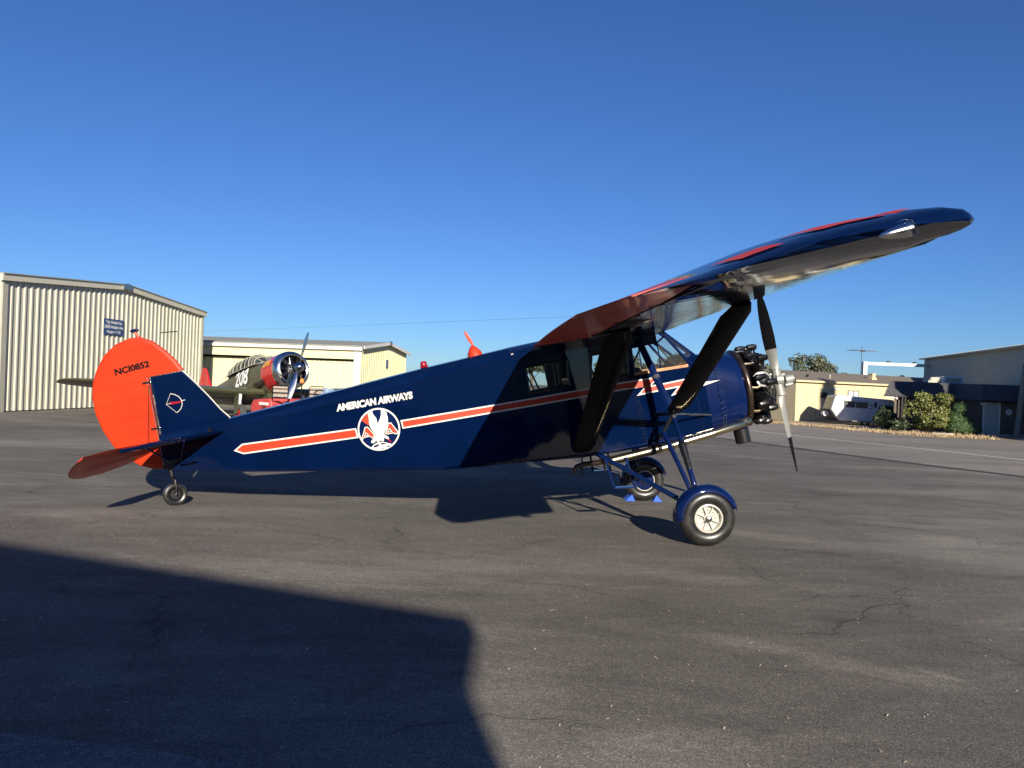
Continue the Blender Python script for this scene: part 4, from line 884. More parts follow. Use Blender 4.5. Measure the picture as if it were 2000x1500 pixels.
for sgn in (1, -1):
    mb = MB(); mb.add([B(lerp(-6.37, -5.945, a if sgn > 0 else 1 - a), sgn * .0295, 3.062 + .032 * a * 1 + .082 * b) for a, b in vs], fs); part('registration', mb, 'matteblack', rudder, smooth=0)
    for n_ in (2.90, 2.33):
        mb = MB(); mb.obox(B(-6.07, sgn * .028, n_), (.10, 0, 0), (0, -sgn * .012, 0), (0, 0, .022)); part('hinge', mb, 'black', rudder)
        mb = MB(); mb.ball(B(-5.965, sgn * .032, n_ + .012), .010, 8, 6); part('hinge_pin', mb, 'chrome', rudder)
    mb = MB(); mb.tube([B(-6.0, sgn * .033, 2.88), B(-6.14, sgn * .07, 2.08)], .0025, 5); mb.tube([B(-6.0, sgn * .033, 2.88), B(-5.97, sgn * .10, 2.16)], .0025, 5); part('control_wire', mb, 'black', rudder)
    # winged bow mark on the fin
    bx, by, q = -5.742, 2.605, .0105
    def bow(L, w=.004): m_ = MB(); m_.tube([B(bx + a * .0118, sgn * .027, by + b * .0118) for a, b in L], w, 4); return m_
    arc = [(-2, 10.2), (2, 8.5), (5.2, 6), (7.2, 3), (7.9, 0), (7.6, -3.2), (6, -6.4), (3.5, -8.8), (.6, -10.4)]
    lg = part('bow_emblem', bow([(a, b) for a, b in arc], .0045), 'cream', air)
    part('bow_string', bow([(-2, 10.2), (-8.2, .1), (.6, -10.4)], .0025), 'cream', lg)
    part('arrow', bow([(-8, .1), (-3.5, .4)], .003), 'cream', lg); part('arrow_head', bow([(8, .8), (11.5, 1.1)], .005), 'cream', lg)
    v2, f2 = text2d('Stinson', 1, .02, .3); mb = MB(); mb.add([B(bx + .0118 * lerp(-4.5, 7.2, a if sgn > 0 else 1 - a), sgn * .0285, by + .0118 * lerp(-1.0, 1.9, b)) for a, b in v2], f2); part('lettering', mb, 'red', lg, smooth=0)
    mb = MB(); mb.tube([B(-5.835 + .032 * math.cos(t) * 1.1, sgn * .0255, 2.37 + .035 * math.sin(t)) for t in [2 * math.pi * i / 24 for i in range(25)]], .002, 5, False); part('inspection_ring', mb, 'navypaint', air)
    # stabilizer and elevator
    mb = MB(); HS = [(.13, -5.14, -5.90), (.4, -5.30, -5.90), (.7, -5.47, -5.895), (.95, -5.63, -5.895), (1.15, -5.76, -5.89), (1.30, -5.86, -5.89)]; rr = []
    for v, le, te in HS:
        th = .045 * (1 if v < 1.0 else .7); c_ = (le - te)
        rr.append([B(le, sgn * v, 2.15), B(le - c_ * .12, sgn * v, 2.15 + th * .6), B(le - c_ * .5, sgn * v, 2.15 + th * .8), B(te, sgn * v, 2.15 + th * .5), B(te, sgn * v, 2.15 - th * .5), B(le - c_ * .5, sgn * v, 2.15 - th * .8), B(le - c_ * .12, sgn * v, 2.15 - th * .6)])
    mb.loft(rr); part('stabilizer', mb, 'navy', air, smooth=40)
    mb = MB(); dl = R(26); EL = [(.10, .16), (.2, .26), (.35, .35), (.55, .42), (.85, .47), (1.2, .475), (1.45, .44), (1.65, .37), (1.80, .28), (1.91, .17), (1.97, .06)]; rr = []
    for v, c_ in EL:
        th = .055 * (1 if v < 1.5 else max(.35, (2.1 - v) / .6)); hs, hn = -5.925, 2.15
        def q_(x, y): return B(hs - x * math.cos(dl) - y * math.sin(dl) * -1 * 0 - (y * -math.sin(dl)), sgn * v, hn - x * math.sin(dl) + y * math.cos(dl))
        rr.append([q_(-.01, th * .6), q_(c_ * .3, th * .5), q_(c_ * .92, th * .22), q_(c_, 0), q_(c_ * .92, -th * .22), q_(c_ * .3, -th * .5), q_(-.01, -th * .6)])
    mb.loft(rr); part('elevator', mb, 'orange', air, smooth=40)
    mb = MB(); mb.tube([B(-5.72, sgn * 1.05, 2.13), B(-5.86, sgn * .07, 1.86)], .013, 8, flat=((1, 0, 0), .5)); mb.tube([B(-5.35, sgn * .95, 2.13), B(-5.80, sgn * .07, 1.84)], .013, 8, flat=((1, 0, 0), .5)); part('tail_brace', mb, 'navypaint', air)
    mb = MB(); mb.tube([B(-5.16, sgn * .175, 1.675), B(-5.66, sgn * .10, 1.86)], .008, 6); part('tail_strip', mb, 'navypaint', air)
    mb = MB(); mb.obox(B(-5.36, sgn * .150, 2.12), (.035, 0, 0), (0, -sgn * .01, 0), (0, 0, .10)); part('slot_cover', mb, 'matteblack', air)
# tail wheel
tw = B(-5.94, .03, 1.505); tx = Vector((.62, -1, 0)).normalized()
mb = MB(); prof = [(-.03, .075), (-.048, .085), (-.055, .105), (-.045, .128), (-.02, .138), (.02, .138), (.045, .128), (.055, .105), (.048, .085), (.03, .075)]
mb.lathe(prof, tw, tx, 36); twl = part('tail_wheel', mb, 'rubber', air)
mb = MB(); mb.lathe([(-.04, .078), (-.03, .06), (-.03, .02), (.03, .02), (.03, .06), (.045, .078), (.035, .085)], tw, tx, 24); part('rim', mb, 'black', twl)
mb = MB(); mb.tube([tw - tx * .10, tw + tx * .10], .010, 8); part('axle', mb, 'chrome', twl)
mb = MB()
for k in (1, -1): mb.tube([B(-5.94, .02, 1.83), B(-5.94, .02, 1.72), tw + tx * k * .055 + Vector((0.02, 0, .17)), tw + tx * k * .075 + Vector((.015, 0, .08)), tw + tx * k * .07], [.028, .024, .016, .014, .012], 8)
part('tail_wheel_fork', mb, 'black', air)
# rudder light and aerial
mb = MB(); mb.tube([B(-6.02, 0, 3.46), B(-6.05, 0, 3.545)], .016, 8); mb.tube([B(-5.97, 0, 3.45), B(-6.03, 0, 3.50)], .006, 6); lp = part('light_post', mb, 'orangepaint', air)
mb = MB(); mb.ball(B(-6.055, 0, 3.565), .055, 16, 10, (1, .5, .42)); part('tail_light', mb, 'navypaint', air)
mb = MB(); mb.tube([B(-5.98, 0, 3.51), B(-1.46, 5.1, 2.43)], .0006, 5); part('aerial_wire', mb, 'steel', air)
mb = MB(); mb.tube([B(-5.75, 0, 3.485), B(-5.55, 0, 3.462)], .006, 6); part('aerial_insulator', mb, 'black', air)

# wheel chocks at the far wheel
fw = air.matrix_world @ B(.0675, -1.50, 0)
u_ = Vector((math.cos(R(2.7)), math.sin(R(2.7)), 0)); v_ = Vector((math.sin(R(2.7)), -math.cos(R(2.7)), 0))
gx = Vector((2.051, 9.403, 0)) - v_ * 1.50
for k, lab in ((-1, 'blue wheel chock behind the far main wheel of the blue airplane'), (1, 'blue wheel chock in front of the far main wheel of the blue airplane')):
    mb = MB(); a = u_ * k * .13; b = u_ * k * .27; up = Vector((0, 0, .10))
    pl = [a, b, a.lerp(b, .35) + up, a + Vector((0, 0, .03)) + u_ * k * .015]
    mb.prism([p + v_ * -.09 for p in pl], v_ * .20); o = part('wheel_chock', mb, 'blueplastic', None, smooth=0, loc=gx, bevel=.006); tag(o, lab, 'wheel chock', 'blue chocks at the far main wheel')

# ------------------------------------------------------------------ the olive training airplane behind
tn = thing('training_airplane', 'olive drab low-wing airplane numbered 208 with red and chrome cowling', 'airplane', (-7.21, 25.0, 1.90), math.atan2(-.714, .70), R(-11.5))
OL = 'olive'
def ell(x, w, h, zc, k=36, e=2.9):
    return [(x, w * math.copysign(abs(math.cos(a)) ** (2 / e), math.cos(a)), zc + h * math.copysign(abs(math.sin(a)) ** (2 / e), math.sin(a))) for a in [2 * math.pi * i / k for i in range(k)]]
TF = [(-1.55, .52, .60, -.03), (-1.9, .53, .64, -.06), (-2.8, .53, .66, -.06), (-4.0, .48, .62, -.05), (-5.0, .38, .52, .0), (-6.2, .24, .38, .08), (-7.4, .12, .24, .15), (-8.1, .03, .14, .18)]
mb = MB(); mb.loft([ell(*t) for t in TF]); tf = part('fuselage', mb, OL, tn)
mb = MB(); mb.loft([ell(-1.58, .50, .57, -.02), ell(-1.50, .62, .63, 0, e=2.05), ell(-1.2, .655, .655, 0, e=2), ell(-.62, .66, .66, 0, e=2)], False); part('cowl_band', mb, 'red', tn)
mb = MB(); mb.lathe([(-.62, .66), (-.50, .655), (-.40, .63), (-.335, .58), (-.31, .52), (-.33, .485), (-.38, .47), (-.60, .465)], (0, 0, 0), (1, 0, 0), 48); part('cowl_lip', mb, 'chrome', tn)
mb = MB(); mb.lathe([(-.75, .64), (-.74, .05)], (0, 0, 0), (1, 0, 0), 32); part('baffle', mb, 'black', tn)
mb = MB(); mb.lathe([(-.70, .18), (-.48, .18), (-.42, .15), (-.34, .10), (-.30, .06), (-.10, .06)], (0, 0, 0), (1, 0, 0), 28); te_ = part('engine', mb, 'steel', tn)
for i in range(9):
    a = R(90 + 40 * i); e = Vector((0, math.cos(a), math.sin(a))); tq = Vector((0, -math.sin(a), math.cos(a)))
    mb = MB(); pr = [(.17, .06)]
    for k in range(9): r0 = .20 + .03 * k; pr += [(r0, .055), (r0 + .002, .085), (r0 + .012, .085), (r0 + .014, .055)]
    mb.lathe(pr, Vector((-.56, 0, 0)), e, 12); part('cylinder', mb, 'engine', te_)
    mb = MB()
    for k in (-.035, .035): mb.tube([Vector((-.42, 0, 0)) + e * .16 + tq * k * .7, Vector((-.46, 0, 0)) + e * .42 + tq * k], .011, 6)
    part('pushrod_tube', mb, 'chrome', te_)
pc_ = Vector((.02, 0, 0))
mb = MB(); mb.lathe([(-.16, .16), (-.12, .178), (-.02, .18), (.06, .165), (.13, .125), (.18, .07), (.20, .001)], pc_, (1, 0, 0), 32); part('spinner', mb, mat('dark_chrome', (.45, .46, .48), .08, 1), tn)
tp_ = bpy.data.objects.new('propeller', None); C.objects.link(tp_); tp_.parent = tn
for up in (1, -1):
    a = R(-21); e = Vector((0, -math.sin(a) * up, math.cos(a) * up)); tq = Vector((0, math.cos(a) * up, math.sin(a) * up)); X = Vector((1, 0, 0)); rr = []
    for r, c, t, be in [(.12, .05, .05, 85), (.26, .055, .045, 70), (.40, .085, .03, 52), (.60, .105, .02, 42), (.85, .10, .015, 33), (1.08, .085, .010, 27), (1.24, .06, .007, 24), (1.34, .028, .004, 22)]:
        be = R(be); cd = X * math.sin(be) - tq * math.cos(be); nd = X * math.cos(be) + tq * math.sin(be); p = pc_ + Vector((-.05, 0, 0)) + e * r
        rr.append([p + cd * c, p + nd * t, p - cd * c * .7 + nd * t * .5, p - cd * c, p - nd * t * .4])
    mb = MB(); mb.loft(rr); part('blade', mb, 'chrome', tp_, smooth=60)
# canopy
CAN = [(-2.05, .30, .02), (-2.35, .42, .28), (-2.75, .44, .44), (-3.4, .44, .46), (-4.1, .42, .44), (-4.7, .36, .30), (-5.15, .27, .06)]
def cring(x, w, h, base=.56, k=9): return [(x, w * math.cos(math.pi * i / (k - 1)), base - .02 + (h + .02) * math.sin(math.pi * i / (k - 1)) ** .8) for i in range(k)]
mb = MB(); mb.loft([cring(*c) for c in CAN], False, False); cp = part('canopy', mb, 'canopyglass', tn, smooth=20)
mb = MB(); crs = [cring(c[0], c[1] + .006, c[2] + .006) for c in CAN]
for i, r in enumerate(crs):
    mb.tube(r, .018, 5)
for k in (0, 2, 4, 6, 8): mb.tube([r[k] for r in crs], .014, 5)
for c0, c1 in zip(CAN[1:], CAN[2:]):
    m_ = cring(*[lerp(a, b, .5) for a, b in zip(c0, c1)]); mb.tube([(a, b * 1.01, c + .005) for a, b, c in m_], .011, 5)
part('canopy_frame', mb, 'trim', cp)
mb = MB(); mb.box((-2.6, -.30, .2), (-4.8, .30, .56)); part('cockpit', mb, 'interior', tn)
for x in (-3.0, -4.1): mb = MB(); mb.box((x - .1, -.2, .5), (x - .22, .2, .80)); part('seat', mb, 'leather', tn, bevel=.03)
# wings (each with flap, tip, aileron)
for sgn in (1, -1):
    mb = MB(); rr = []
    for y, le, te, zz, th in ((.30, -1.75, -4.05, -.56, .36), (1.45, -1.80, -4.05, -.54, .32), (3.5, -2.15, -3.85, -.36, .24), (5.2, -2.45, -3.68, -.20, .17), (6.0, -2.62, -3.60, -.13, .12), (6.28, -2.78, -3.50, -.10, .07), (6.38, -2.95, -3.35, -.09, .03)):
        c_ = le - te; rr.append([(le - c_ * x, sgn * y, zz + z * th) for x, z in ((0, 0), (.03, .35), (.12, .58), (.3, .68), (.55, .5), (.8, .24), (1, .02), (.8, -.12), (.5, -.28), (.3, -.34), (.12, -.3), (.03, -.2))])
    mb.loft(rr); wg = part('wing', mb, OL, tn)
    if sgn < 0: mb = MB(); mb.tube([(-2.5, -4.6, -.18), (-1.95, -4.75, -.16)], .02, 6); mb.tube([(-1.95, -4.75, -.16), (-1.90, -4.76, -.14)], .03, 6, mi=1); part('pitot_tube', mb, ['olive', 'dullred'], wg)
    mb = MB(); mb.tube([(-1.95, sgn * 1.15, -.50), (-1.95, sgn * 1.25, -1.10)], .06, 10); lg = part('landing_gear_leg', mb, 'white', tn)
    mb = MB(); mb.obox((-1.80, sgn * 1.28, -.55), (-.30, 0, 0), (0, sgn * .02, 0), (-.02, sgn * .07, -.75)); part('gear_door', mb, OL, lg)
    wc = Vector((-1.93, sgn * 1.22, -1.30)); mb = MB(); mb.lathe([(-.08, .17), (-.11, .22), (-.11, .28), (-.06, .335), (.06, .335), (.11, .28), (.11, .22), (.08, .17)], wc, (0, 1, 0), 32); wh = part('wheel', mb, 'rubberdull', tn)
    mb = MB(); mb.lathe([(-.09, .175), (-.10, .15), (-.08, .05), (-.085, .001)], wc, (0, sgn * -1, 0), 24); mb.lathe([(-.09, .175), (-.10, .15), (-.08, .05), (-.085, .001)], wc, (0, sgn, 0), 24); part('wheel_disc', mb, 'red', wh)
    mb = MB(); rr = []
    for y, le, te in ((.05, -6.75, -8.0), (1.2, -7.05, -7.95), (1.75, -7.3, -7.85), (1.95, -7.5, -7.75)):
        c_ = le - te; rr.append([(le - c_ * x, sgn * y, .22 + z) for x, z in ((0, 0), (.3, .05), (.7, .03), (1, 0), (.7, -.03), (.3, -.05))])
    mb.loft(rr); part('tailplane', mb, OL, tn)
T_FIN = [(-6.9, .30), (-7.25, .85), (-7.45, 1.28), (-7.55, 1.40), (-7.70, 1.46), (-7.86, 1.42), (-7.95, 1.28), (-8.2, .95), (-8.35, .5), (-8.3, .1), (-8.05, .05)]
mb = MB(); mb.prism([(x, -.035, z) for x, z in T_FIN], (0, .07, 0)); part('tail_fin', mb, 'dullred' if False else 'red', tn, smooth=20, bevel=.01)
mb = MB(); mb.tube([(-7.6, 0, .0), (-7.7, 0, -.25)], .035, 8); mb.lathe([(-.04, .10), (-.05, .13), (-.03, .16), (.03, .16), (.05, .13), (.04, .10)], (-7.72, 0, -.30), (0, 1, 0), 20); part('tail_wheel', mb, 'rubberdull', tn)
mb = MB(); mb.tube([(-1.35, -.52, -.22), (-1.5, -.66, -.30), (-1.8, -.72, -.32)], [.07, .07, .06], 10); part('exhaust_stack', mb, 'pipedark', tn)
mb = MB(); mb.tube([(-1.6, -.25, -.70), (-2.2, -.25, -.78)], [.12, .10], 10); part('intake_scoop', mb, OL, tn)
# numbers
def stencil(txt, s0, s1, z0, z1, m, parent, surf, bold=.04, flip=False):
    vs, fs = text2d(txt, 1, bold); mb = MB()
    import bmesh
    bm = bmesh.new(); bv_ = [bm.verts.new((a, b, 0)) for a, b in vs]
    for f in fs:
        try: bm.faces.new([bv_[i] for i in f])
        except ValueError: pass
    for _ in range(2):
        ed = [e for e in bm.edges if e.calc_length() > .12]
        if ed: bmesh.ops.subdivide_edges(bm, edges=ed, cuts=2, use_grid_fill=True); bmesh.ops.triangulate(bm, faces=bm.faces)
    bm.verts.index_update(); vs = [(v.co.x, v.co.y) for v in bm.verts]; fs = [tuple(v.index for v in f.verts) for f in bm.faces]; bm.free()
    mb.add([surf(lerp(s0, s1, a), lerp(z0, z1, b)) for a, b in vs], fs)
    o = part('number', mb, m, parent, smooth=0); return o
def tside(x, z):     # starboard side of the olive fuselage
    w, h, zc = interp([(t[0], t[1], t[2], t[3]) for t in reversed(TF)], x); e = 2.9
    q = max(0, 1 - abs((z - zc) / h) ** e); return (x, -(w * q ** (1 / e)) - .03, z)
stencil('208', -3.78, -2.64, -.10, .49, 'white', tf, tside, .03)
stencil('23380', -8.10, -7.15, .42, .62, 'yellow', tn, lambda x, z: (x, -.046, z), .0)
def tcowl(x, z): return (x, -math.sqrt(max(0, .665 ** 2 - z * z)) - .012, z)
stencil('208', -1.30, -.80, .20, .42, 'yellow', tn, tcowl, .02)

# ------------------------------------------------------------------ red tug with two slatted seats
tug = thing('airport_tug', 'low faded red airport tug with two slatted seats and amber beacon', 'tug', (-5.60, 20.6, -.04), R(-38))
mb = MB(); mb.prism([(-.9, -.62, .28), (.75, -.62, .28), (.95, -.62, .45), (.95, -.62, .72), (.80, -.62, .82), (-.9, -.62, .82)], (0, 1.24, 0)); part('body', mb, 'dullred', tug, bevel=.05)
mb = MB(); mb.prism([(-1.95, -.58, .3), (-.95, -.58, .3), (-.95, -.58, .92), (-1.05, -.58, 1.0), (-1.85, -.58, .94), (-1.95, -.58, .8)], (0, 1.16, 0)); part('hood', mb, 'dullred', tug, bevel=.06)
mb = MB(); mb.box((-1.5, -.60, .80), (-1.05, -.585, .88)); part('decal', mb, 'cream', tug)
mb = MB(); mb.tube([(-1.25 + .07 * math.cos(t), -.60, .70 + .07 * math.sin(t)) for t in [2 * math.pi * i / 16 for i in range(17)]], .015, 5, False); part('ring_mark', mb, 'black', tug)
for x in (-1.5, .45):
    for y in (-.62, .62):
        mb = MB(); mb.lathe([(-.07, .14), (-.09, .2), (-.06, .26), (.06, .26), (.09, .2), (.07, .14)], (x, y, .26), (0, 1, 0), 24); w = part('wheel', mb, 'rubberdull', tug)
        mb = MB(); mb.lathe([(-.05, .15), (-.02, .001)], (x, y, .26), (0, 1, 0), 16); mb.lathe([(.05, .15), (.02, .001)], (x, y, .26), (0, 1, 0), 16); part('rim', mb, 'dullred', w)
ux, uy = Vector((math.cos(R(38)), math.sin(R(38)), 0)), Vector((-math.sin(R(38)), math.cos(R(38)), 0))   # seats face away from the camera
for k, off in enumerate((-.52, .50)):
    c = Vector((-.35, -.1, .92)) + ux * off; f = MB(); hw, h = .22, .46
    rp = [c - ux * hw + Vector((0, 0, 0)), c - ux * hw + Vector((0, 0, h - .05)), c - ux * (hw - .05) + Vector((0, 0, h)), c + ux * (hw - .05) + Vector((0, 0, h)), c + ux * hw + Vector((0, 0, h - .05)), c + ux * hw]
    f.tube(rp, .014, 6); sb = part('seat_frame', f, 'black', tug)
    for j, (z, hh) in enumerate(((.37, .055), (.26, .08), (.13, .09), (.02, .06))):
        m2 = MB(); m2.obox(c - ux * (hw - .02) + Vector((0, 0, z)), ux * (2 * hw - .04), Vector((0, 0, hh)), uy * .015); part('slat', m2, 'seatslat' if j < 3 else 'dullred', sb, bevel=.003)
mb = MB(); mb.lathe([(0, .05), (.02, .06), (.09, .055), (.13, .03), (.14, .001)], Vector((-.30, -.05, 1.46)), (0, 0, 1), 16); part('beacon', mb, 'amber', tug)
mb = MB(); mb.tube([Vector((-.30, -.05, .8)), Vector((-.30, -.05, 1.46))], .02, 6); mb.tube([Vector((-.30, -.05, .8)) + ux * .14, Vector((-.30, -.05, 1.25)) + ux * .10], .016, 6); part('beacon_post', mb, 'black', tug)
mb = MB(); c = Vector((.15, .25, 1.15)); mb.tube([c + ux * .17 * math.cos(t) + Vector((0, 0, .14 * math.sin(t))) for t in [2 * math.pi * i / 20 for i in range(21)]], .014, 6, False); mb.tube([c, Vector((.3, .3, .8))], .02, 6); part('steering_wheel', mb, 'black', tug)
for x, y, z, r in ((-.2, -.35, .90, .07), (-.1, -.45, .88, .05), (-.35, -.5, .88, .06)): mb = MB(); mb.ball((x, y, z), r, 12, 8); part('fitting', mb, 'chrome', tug)
mb = MB(); mb.box((.35, .1, 1.02), (.95, .55, 1.12)); part('tray', mb, 'black', tug); mb = MB(); mb.box((.3, .0, .8), (.95, .6, 1.01)); part('rear_box', mb, 'dullred', tug, bevel=.03)
mb = MB(); mb.box((-.1, .3, 1.1), (.35, .6, 1.34)); part('blue_bag', mb, mat('pale_blue_cloth', (.22, .30, .42), .8), tug, bevel=.05)

# ------------------------------------------------------------------ foliage builder
def foliage(blobs, n, size, rnd, flat=.0, needle=False):
    """leaf faces spread through ellipsoid clumps: (x, y, z, rx, ry, rz, weight)"""
    mb = MB(); tot = sum(b[6] for b in blobs)
    for b in blobs:
        for i in range(int(n * b[6] / tot)):
            u = Vector((rnd.gauss(0, 1), rnd.gauss(0, 1), rnd.gauss(0, 1))).normalized(); r = rnd.random() ** .38
            p = Vector((b[0] + u.x * b[3] * r, b[1] + u.y * b[4] * r, b[2] + u.z * b[5] * r))
            nrm = (u + Vector((rnd.uniform(-.8, .8), rnd.uniform(-.8, .8), rnd.uniform(-.5, .9)))).normalized()
            a = nrm.orthogonal().normalized(); a = (a * math.cos(t0) + nrm.cross(a) * math.sin(t0)) if (t0 := rnd.random() * 6.28) is not None else a
            c = nrm.cross(a); s = size * rnd.uniform(.6, 1.4); l = s * (2.6 if needle else 1.25); w = s * (.28 if needle else .8)
            mb.add([p - a * l, p + c * w - a * l * .1, p + a * l, p - c * w - a * l * .1], [(0, 1, 2, 3)])
    return mb
def clumps(cx, cy, cz, rx, ry, rz, k, rnd, s=(.25, .45)):
    out = []
    for i in range(k):
        u = Vector((rnd.gauss(0, 1), rnd.gauss(0, 1), rnd.gauss(0, 1))).normalized(); r = rnd.random() ** .5 * .8; q = rnd.uniform(*s)
        out.append((cx + u.x * rx * r, cy + u.y * ry * r, cz + u.z * rz * r, rx * q, ry * q, rz * q * .9, q * q))
    return out
def tree(label, x, y, h, rx, rz, seed, m='leaf_olive', n=5000, leaf=.16, group=None, k=26, kind='tree'):
    rnd = random.Random(seed); z0 = H(x, y); t = thing(kind, label, 'tree', (x, y, z0), group=group)
    cb = clumps(0, 0, h - rz, rx, rx * .8, rz, k, rnd)
    mb = MB(); top = h - rz * .9; mb.tube([(0, 0, -.1), (.1, 0, top * .4), (-.05, .05, top * .8), (0, 0, h - rz * .5)], [.035 * h, .028 * h, .022 * h, .010 * h], 8)
    part('trunk', mb, 'bark', t)
    mb = MB()
    for b in cb[:14]: s = rnd.uniform(.45, .9) * top; mb.tube([(0, 0, s), (b[0] * .5, b[1] * .5, lerp(s, b[2], .6)), (b[0], b[1], b[2])], [.012 * h, .008 * h, .003 * h], 5)
    o = part('limbs', mb, 'bark', t); o['kind'] = 'stuff'
    part('crown', foliage(cb, n, leaf, rnd), m, t, smooth=0)
    return t
# ------------------------------------------------------------------ right side: mobile home
GZ = -.5
hm = Vector((22.55, 59.0, GZ)); ha = Vector((9.4, 4.2, 0)).normalized(); hb_ = Vector((-ha.y, ha.x, 0))
home = thing('mobile_home', 'butter yellow mobile home with shallow brown roof beyond the white caravan', 'house', hm)
HL, HWd, HE, HR = 21.5, 8.0, 3.2, 4.05
def hp(a, b, z): q = ha * a + hb_ * b; return (q.x, q.y, z)
mb = MB(); mb.obox(hp(0, 0, 0), ha * HL, hb_ * HWd, (0, 0, HE)); part('wall', mb, 'homewall', home, smooth=0)
mb = MB(); mb.prism([hp(0, 0, HE), hp(0, HWd, HE), hp(0, HWd / 2, HR - .12)], ha * .1); part('gable', mb, 'homewall', home, smooth=0)
for i in range(int(HL / 1.22)):
    mb = MB(); mb.obox(hp(.02 + 1.22 * i, -.018, .9), ha * 1.205, hb_ * .02, (0, 0, HE - .92)); part('wall_panel', mb, 'homewall', home, smooth=0)
mb = MB(); mb.obox(hp(-.02, -.022, 0), ha * (HL + .04), hb_ * .022, (0, 0, .86)); part('skirting', mb, 'homewall', home, smooth=0)
for s in (0, 1):
    b0, b1, z0, z1 = (-.25, HWd / 2, HE, HR) if s == 0 else (HWd / 2, HWd + .25, HR, HE)
    mb = MB(); mb.prism([hp(-.25, b0, z0), hp(-.25, b1, z1), hp(-.25, b1, z1 + .10), hp(-.25, b0, z0 + .10)], ha * (HL + .5)); part('roof', mb, 'homeroof', home, smooth=0)
mb = MB(); mb.obox(hp(-.26, -.29, HE - .08), ha * (HL + .52), hb_ * .03, (0, 0, .14)); part('fascia', mb, 'homewall', home, smooth=0)
def win(par, P, w, h, pane, frame, ex, nrm, z, split=0, name='window'):
    ex, nrm = Vector(ex), Vector(nrm); P = Vector(P)
    mb = MB(); mb.obox(P + nrm * .03 + Vector((0, 0, z)), ex * w, (0, 0, h), nrm * .02); g = part(name, mb, pane, par, smooth=0)
    f = MB(); t = .055
    for a, b, c, d in ((-t, -t, w + 2 * t, t), (-t, h, w + 2 * t, t), (-t, 0, t, h), (w, 0, t, h)): f.obox(P + nrm * .025 + ex * a + Vector((0, 0, z + b)), ex * c, (0, 0, d), nrm * .05)
    if split: f.obox(P + nrm * .051 + ex * (w / 2 - .03) + Vector((0, 0, z)), ex * .06, (0, 0, h), nrm * .02)
    part('frame', f, frame, g, smooth=0); return g
win(home, hp(2.65, 0, 0), .62, .38, 'darkglass', 'brownwall', ha, -hb_, 1.95)
win(home, hp(3.75, 0, 0), .80, .16, 'paleblind', 'homewall', ha, -hb_, 2.62)
win(home, hp(5.7, 0, 0), 1.15, 1.15, 'paleblind', 'brownwall', ha, -hb_, 1.40, 1)
win(home, hp(0, 2.0, 0), .55, 1.1, 'darkglass', 'brownwall', hb_, -ha, 1.4, 1)
for a, b, w, h in ((2.4, 1.2, .18, .22), (4.6, .9, .06, .28)): mb = MB(); mb.tube([hp(a, b, HE + .2), hp(a, b, HE + .3 + h)], w / 2, 8); mb.tube([hp(a, b, HE + .3 + h), hp(a, b, HE + .36 + h)], w * .8, 8); part('roof_vent', mb, 'black' if w > .1 else 'cream', home)
mb = MB(); mb.obox(hp(10.1, 1.4, HE + .2), ha * .55, hb_ * .5, (0, 0, .42)); mb.obox(hp(10.2, 1.45, HE + .62), ha * .35, hb_ * .35, (0, 0, .28)); mb.obox(hp(10.12, 1.42, HE + .90), ha * .5, hb_ * .45, (0, 0, .07)); part('chimney', mb, 'homewall', home, smooth=0)

# ------------------------------------------------------------------ caravan
ca = Vector((.992, -.12, .0)).normalized(); cb_ = Vector((-ca.y, ca.x, 0)); cv0 = Vector((23.75, 55.2, GZ - .02))
car = thing('caravan', 'old white travel trailer parked in dry grass before the yellow home', 'caravan', cv0, 0, R(2.2))
def cp_(a, b, z): q = ca * a + cb_ * b; return Vector((q.x, q.y, z))
CP = [(.55, .42), (.18, .95), (.0, 1.15), (.22, 2.10), (.42, 2.22), (4.25, 2.16), (4.50, 2.02), (4.80, 1.2), (4.62, .55), (3.9, .50), (.9, .36)]
mb = MB(); mb.prism([cp_(a, 0, z) for a, z in CP], cb_ * 2.1); part('body', mb, 'caravan', car, smooth=0, bevel=.03)
mb = MB(); mb.prism([cp_(-.012, .08, 1.17), cp_(.205, .08, 2.08), cp_(.19, .08, 2.09), cp_(-.03, .08, 1.18)], cb_ * 1.94); part('front_window', mb, 'caravandark', car, smooth=0)
mb = MB(); mb.prism([cp_(.52, .04, .44), cp_(.165, .04, .94), cp_(-.015, .04, 1.13), cp_(-.04, .04, 1.11), cp_(.13, .04, .90), cp_(.49, .04, .42)], cb_ * 2.02); part('front_panel', mb, 'caravandark', car, smooth=0)
for a, w, z, h in ((.88, .78, 1.38, .44), (1.72, .84, 1.38, .42), (3.35, .72, 1.14, .46)):
    g = MB(); g.obox(cp_(a, -.012, z), ca * w, cb_ * .02, (0, 0, h)); wn_ = part('window', g, 'darkglass', car, smooth=0)
    for j in range(5): g = MB(); g.obox(cp_(a + .02, -.022, z + .03 + j * h / 5.2), ca * (w - .04), cb_ * .008, (0, 0, .02)); part('louver', g, 'trim', wn_, smooth=0)
    g = MB(); g.obox(cp_(a - .06, -.09, z + h + .02), ca * (w + .12), cb_ * .09, (0, 0, .03)); part('awning', g, 'trim', wn_, smooth=0)
mb = MB(); mb.obox(cp_(.88, -.012, .52), ca * .62, cb_ * .015, (0, 0, .62)); part('hatch', mb, 'caravan', car, smooth=0)
mb = MB(); mb.obox(cp_(2.72, -.012, 1.60), ca * .2, cb_ * .015, (0, 0, .08)); mb.obox(cp_(2.78, -.012, 1.36), ca * .08, cb_ * .015, (0, 0, .08)); part('badge', mb, 'signblue', car, smooth=0)
mb = MB(); mb.obox(cp_(3.02, -.014, 1.50), ca * .16, cb_ * .015, (0, 0, .40)); part('vent', mb, 'darkglass', car, smooth=0)
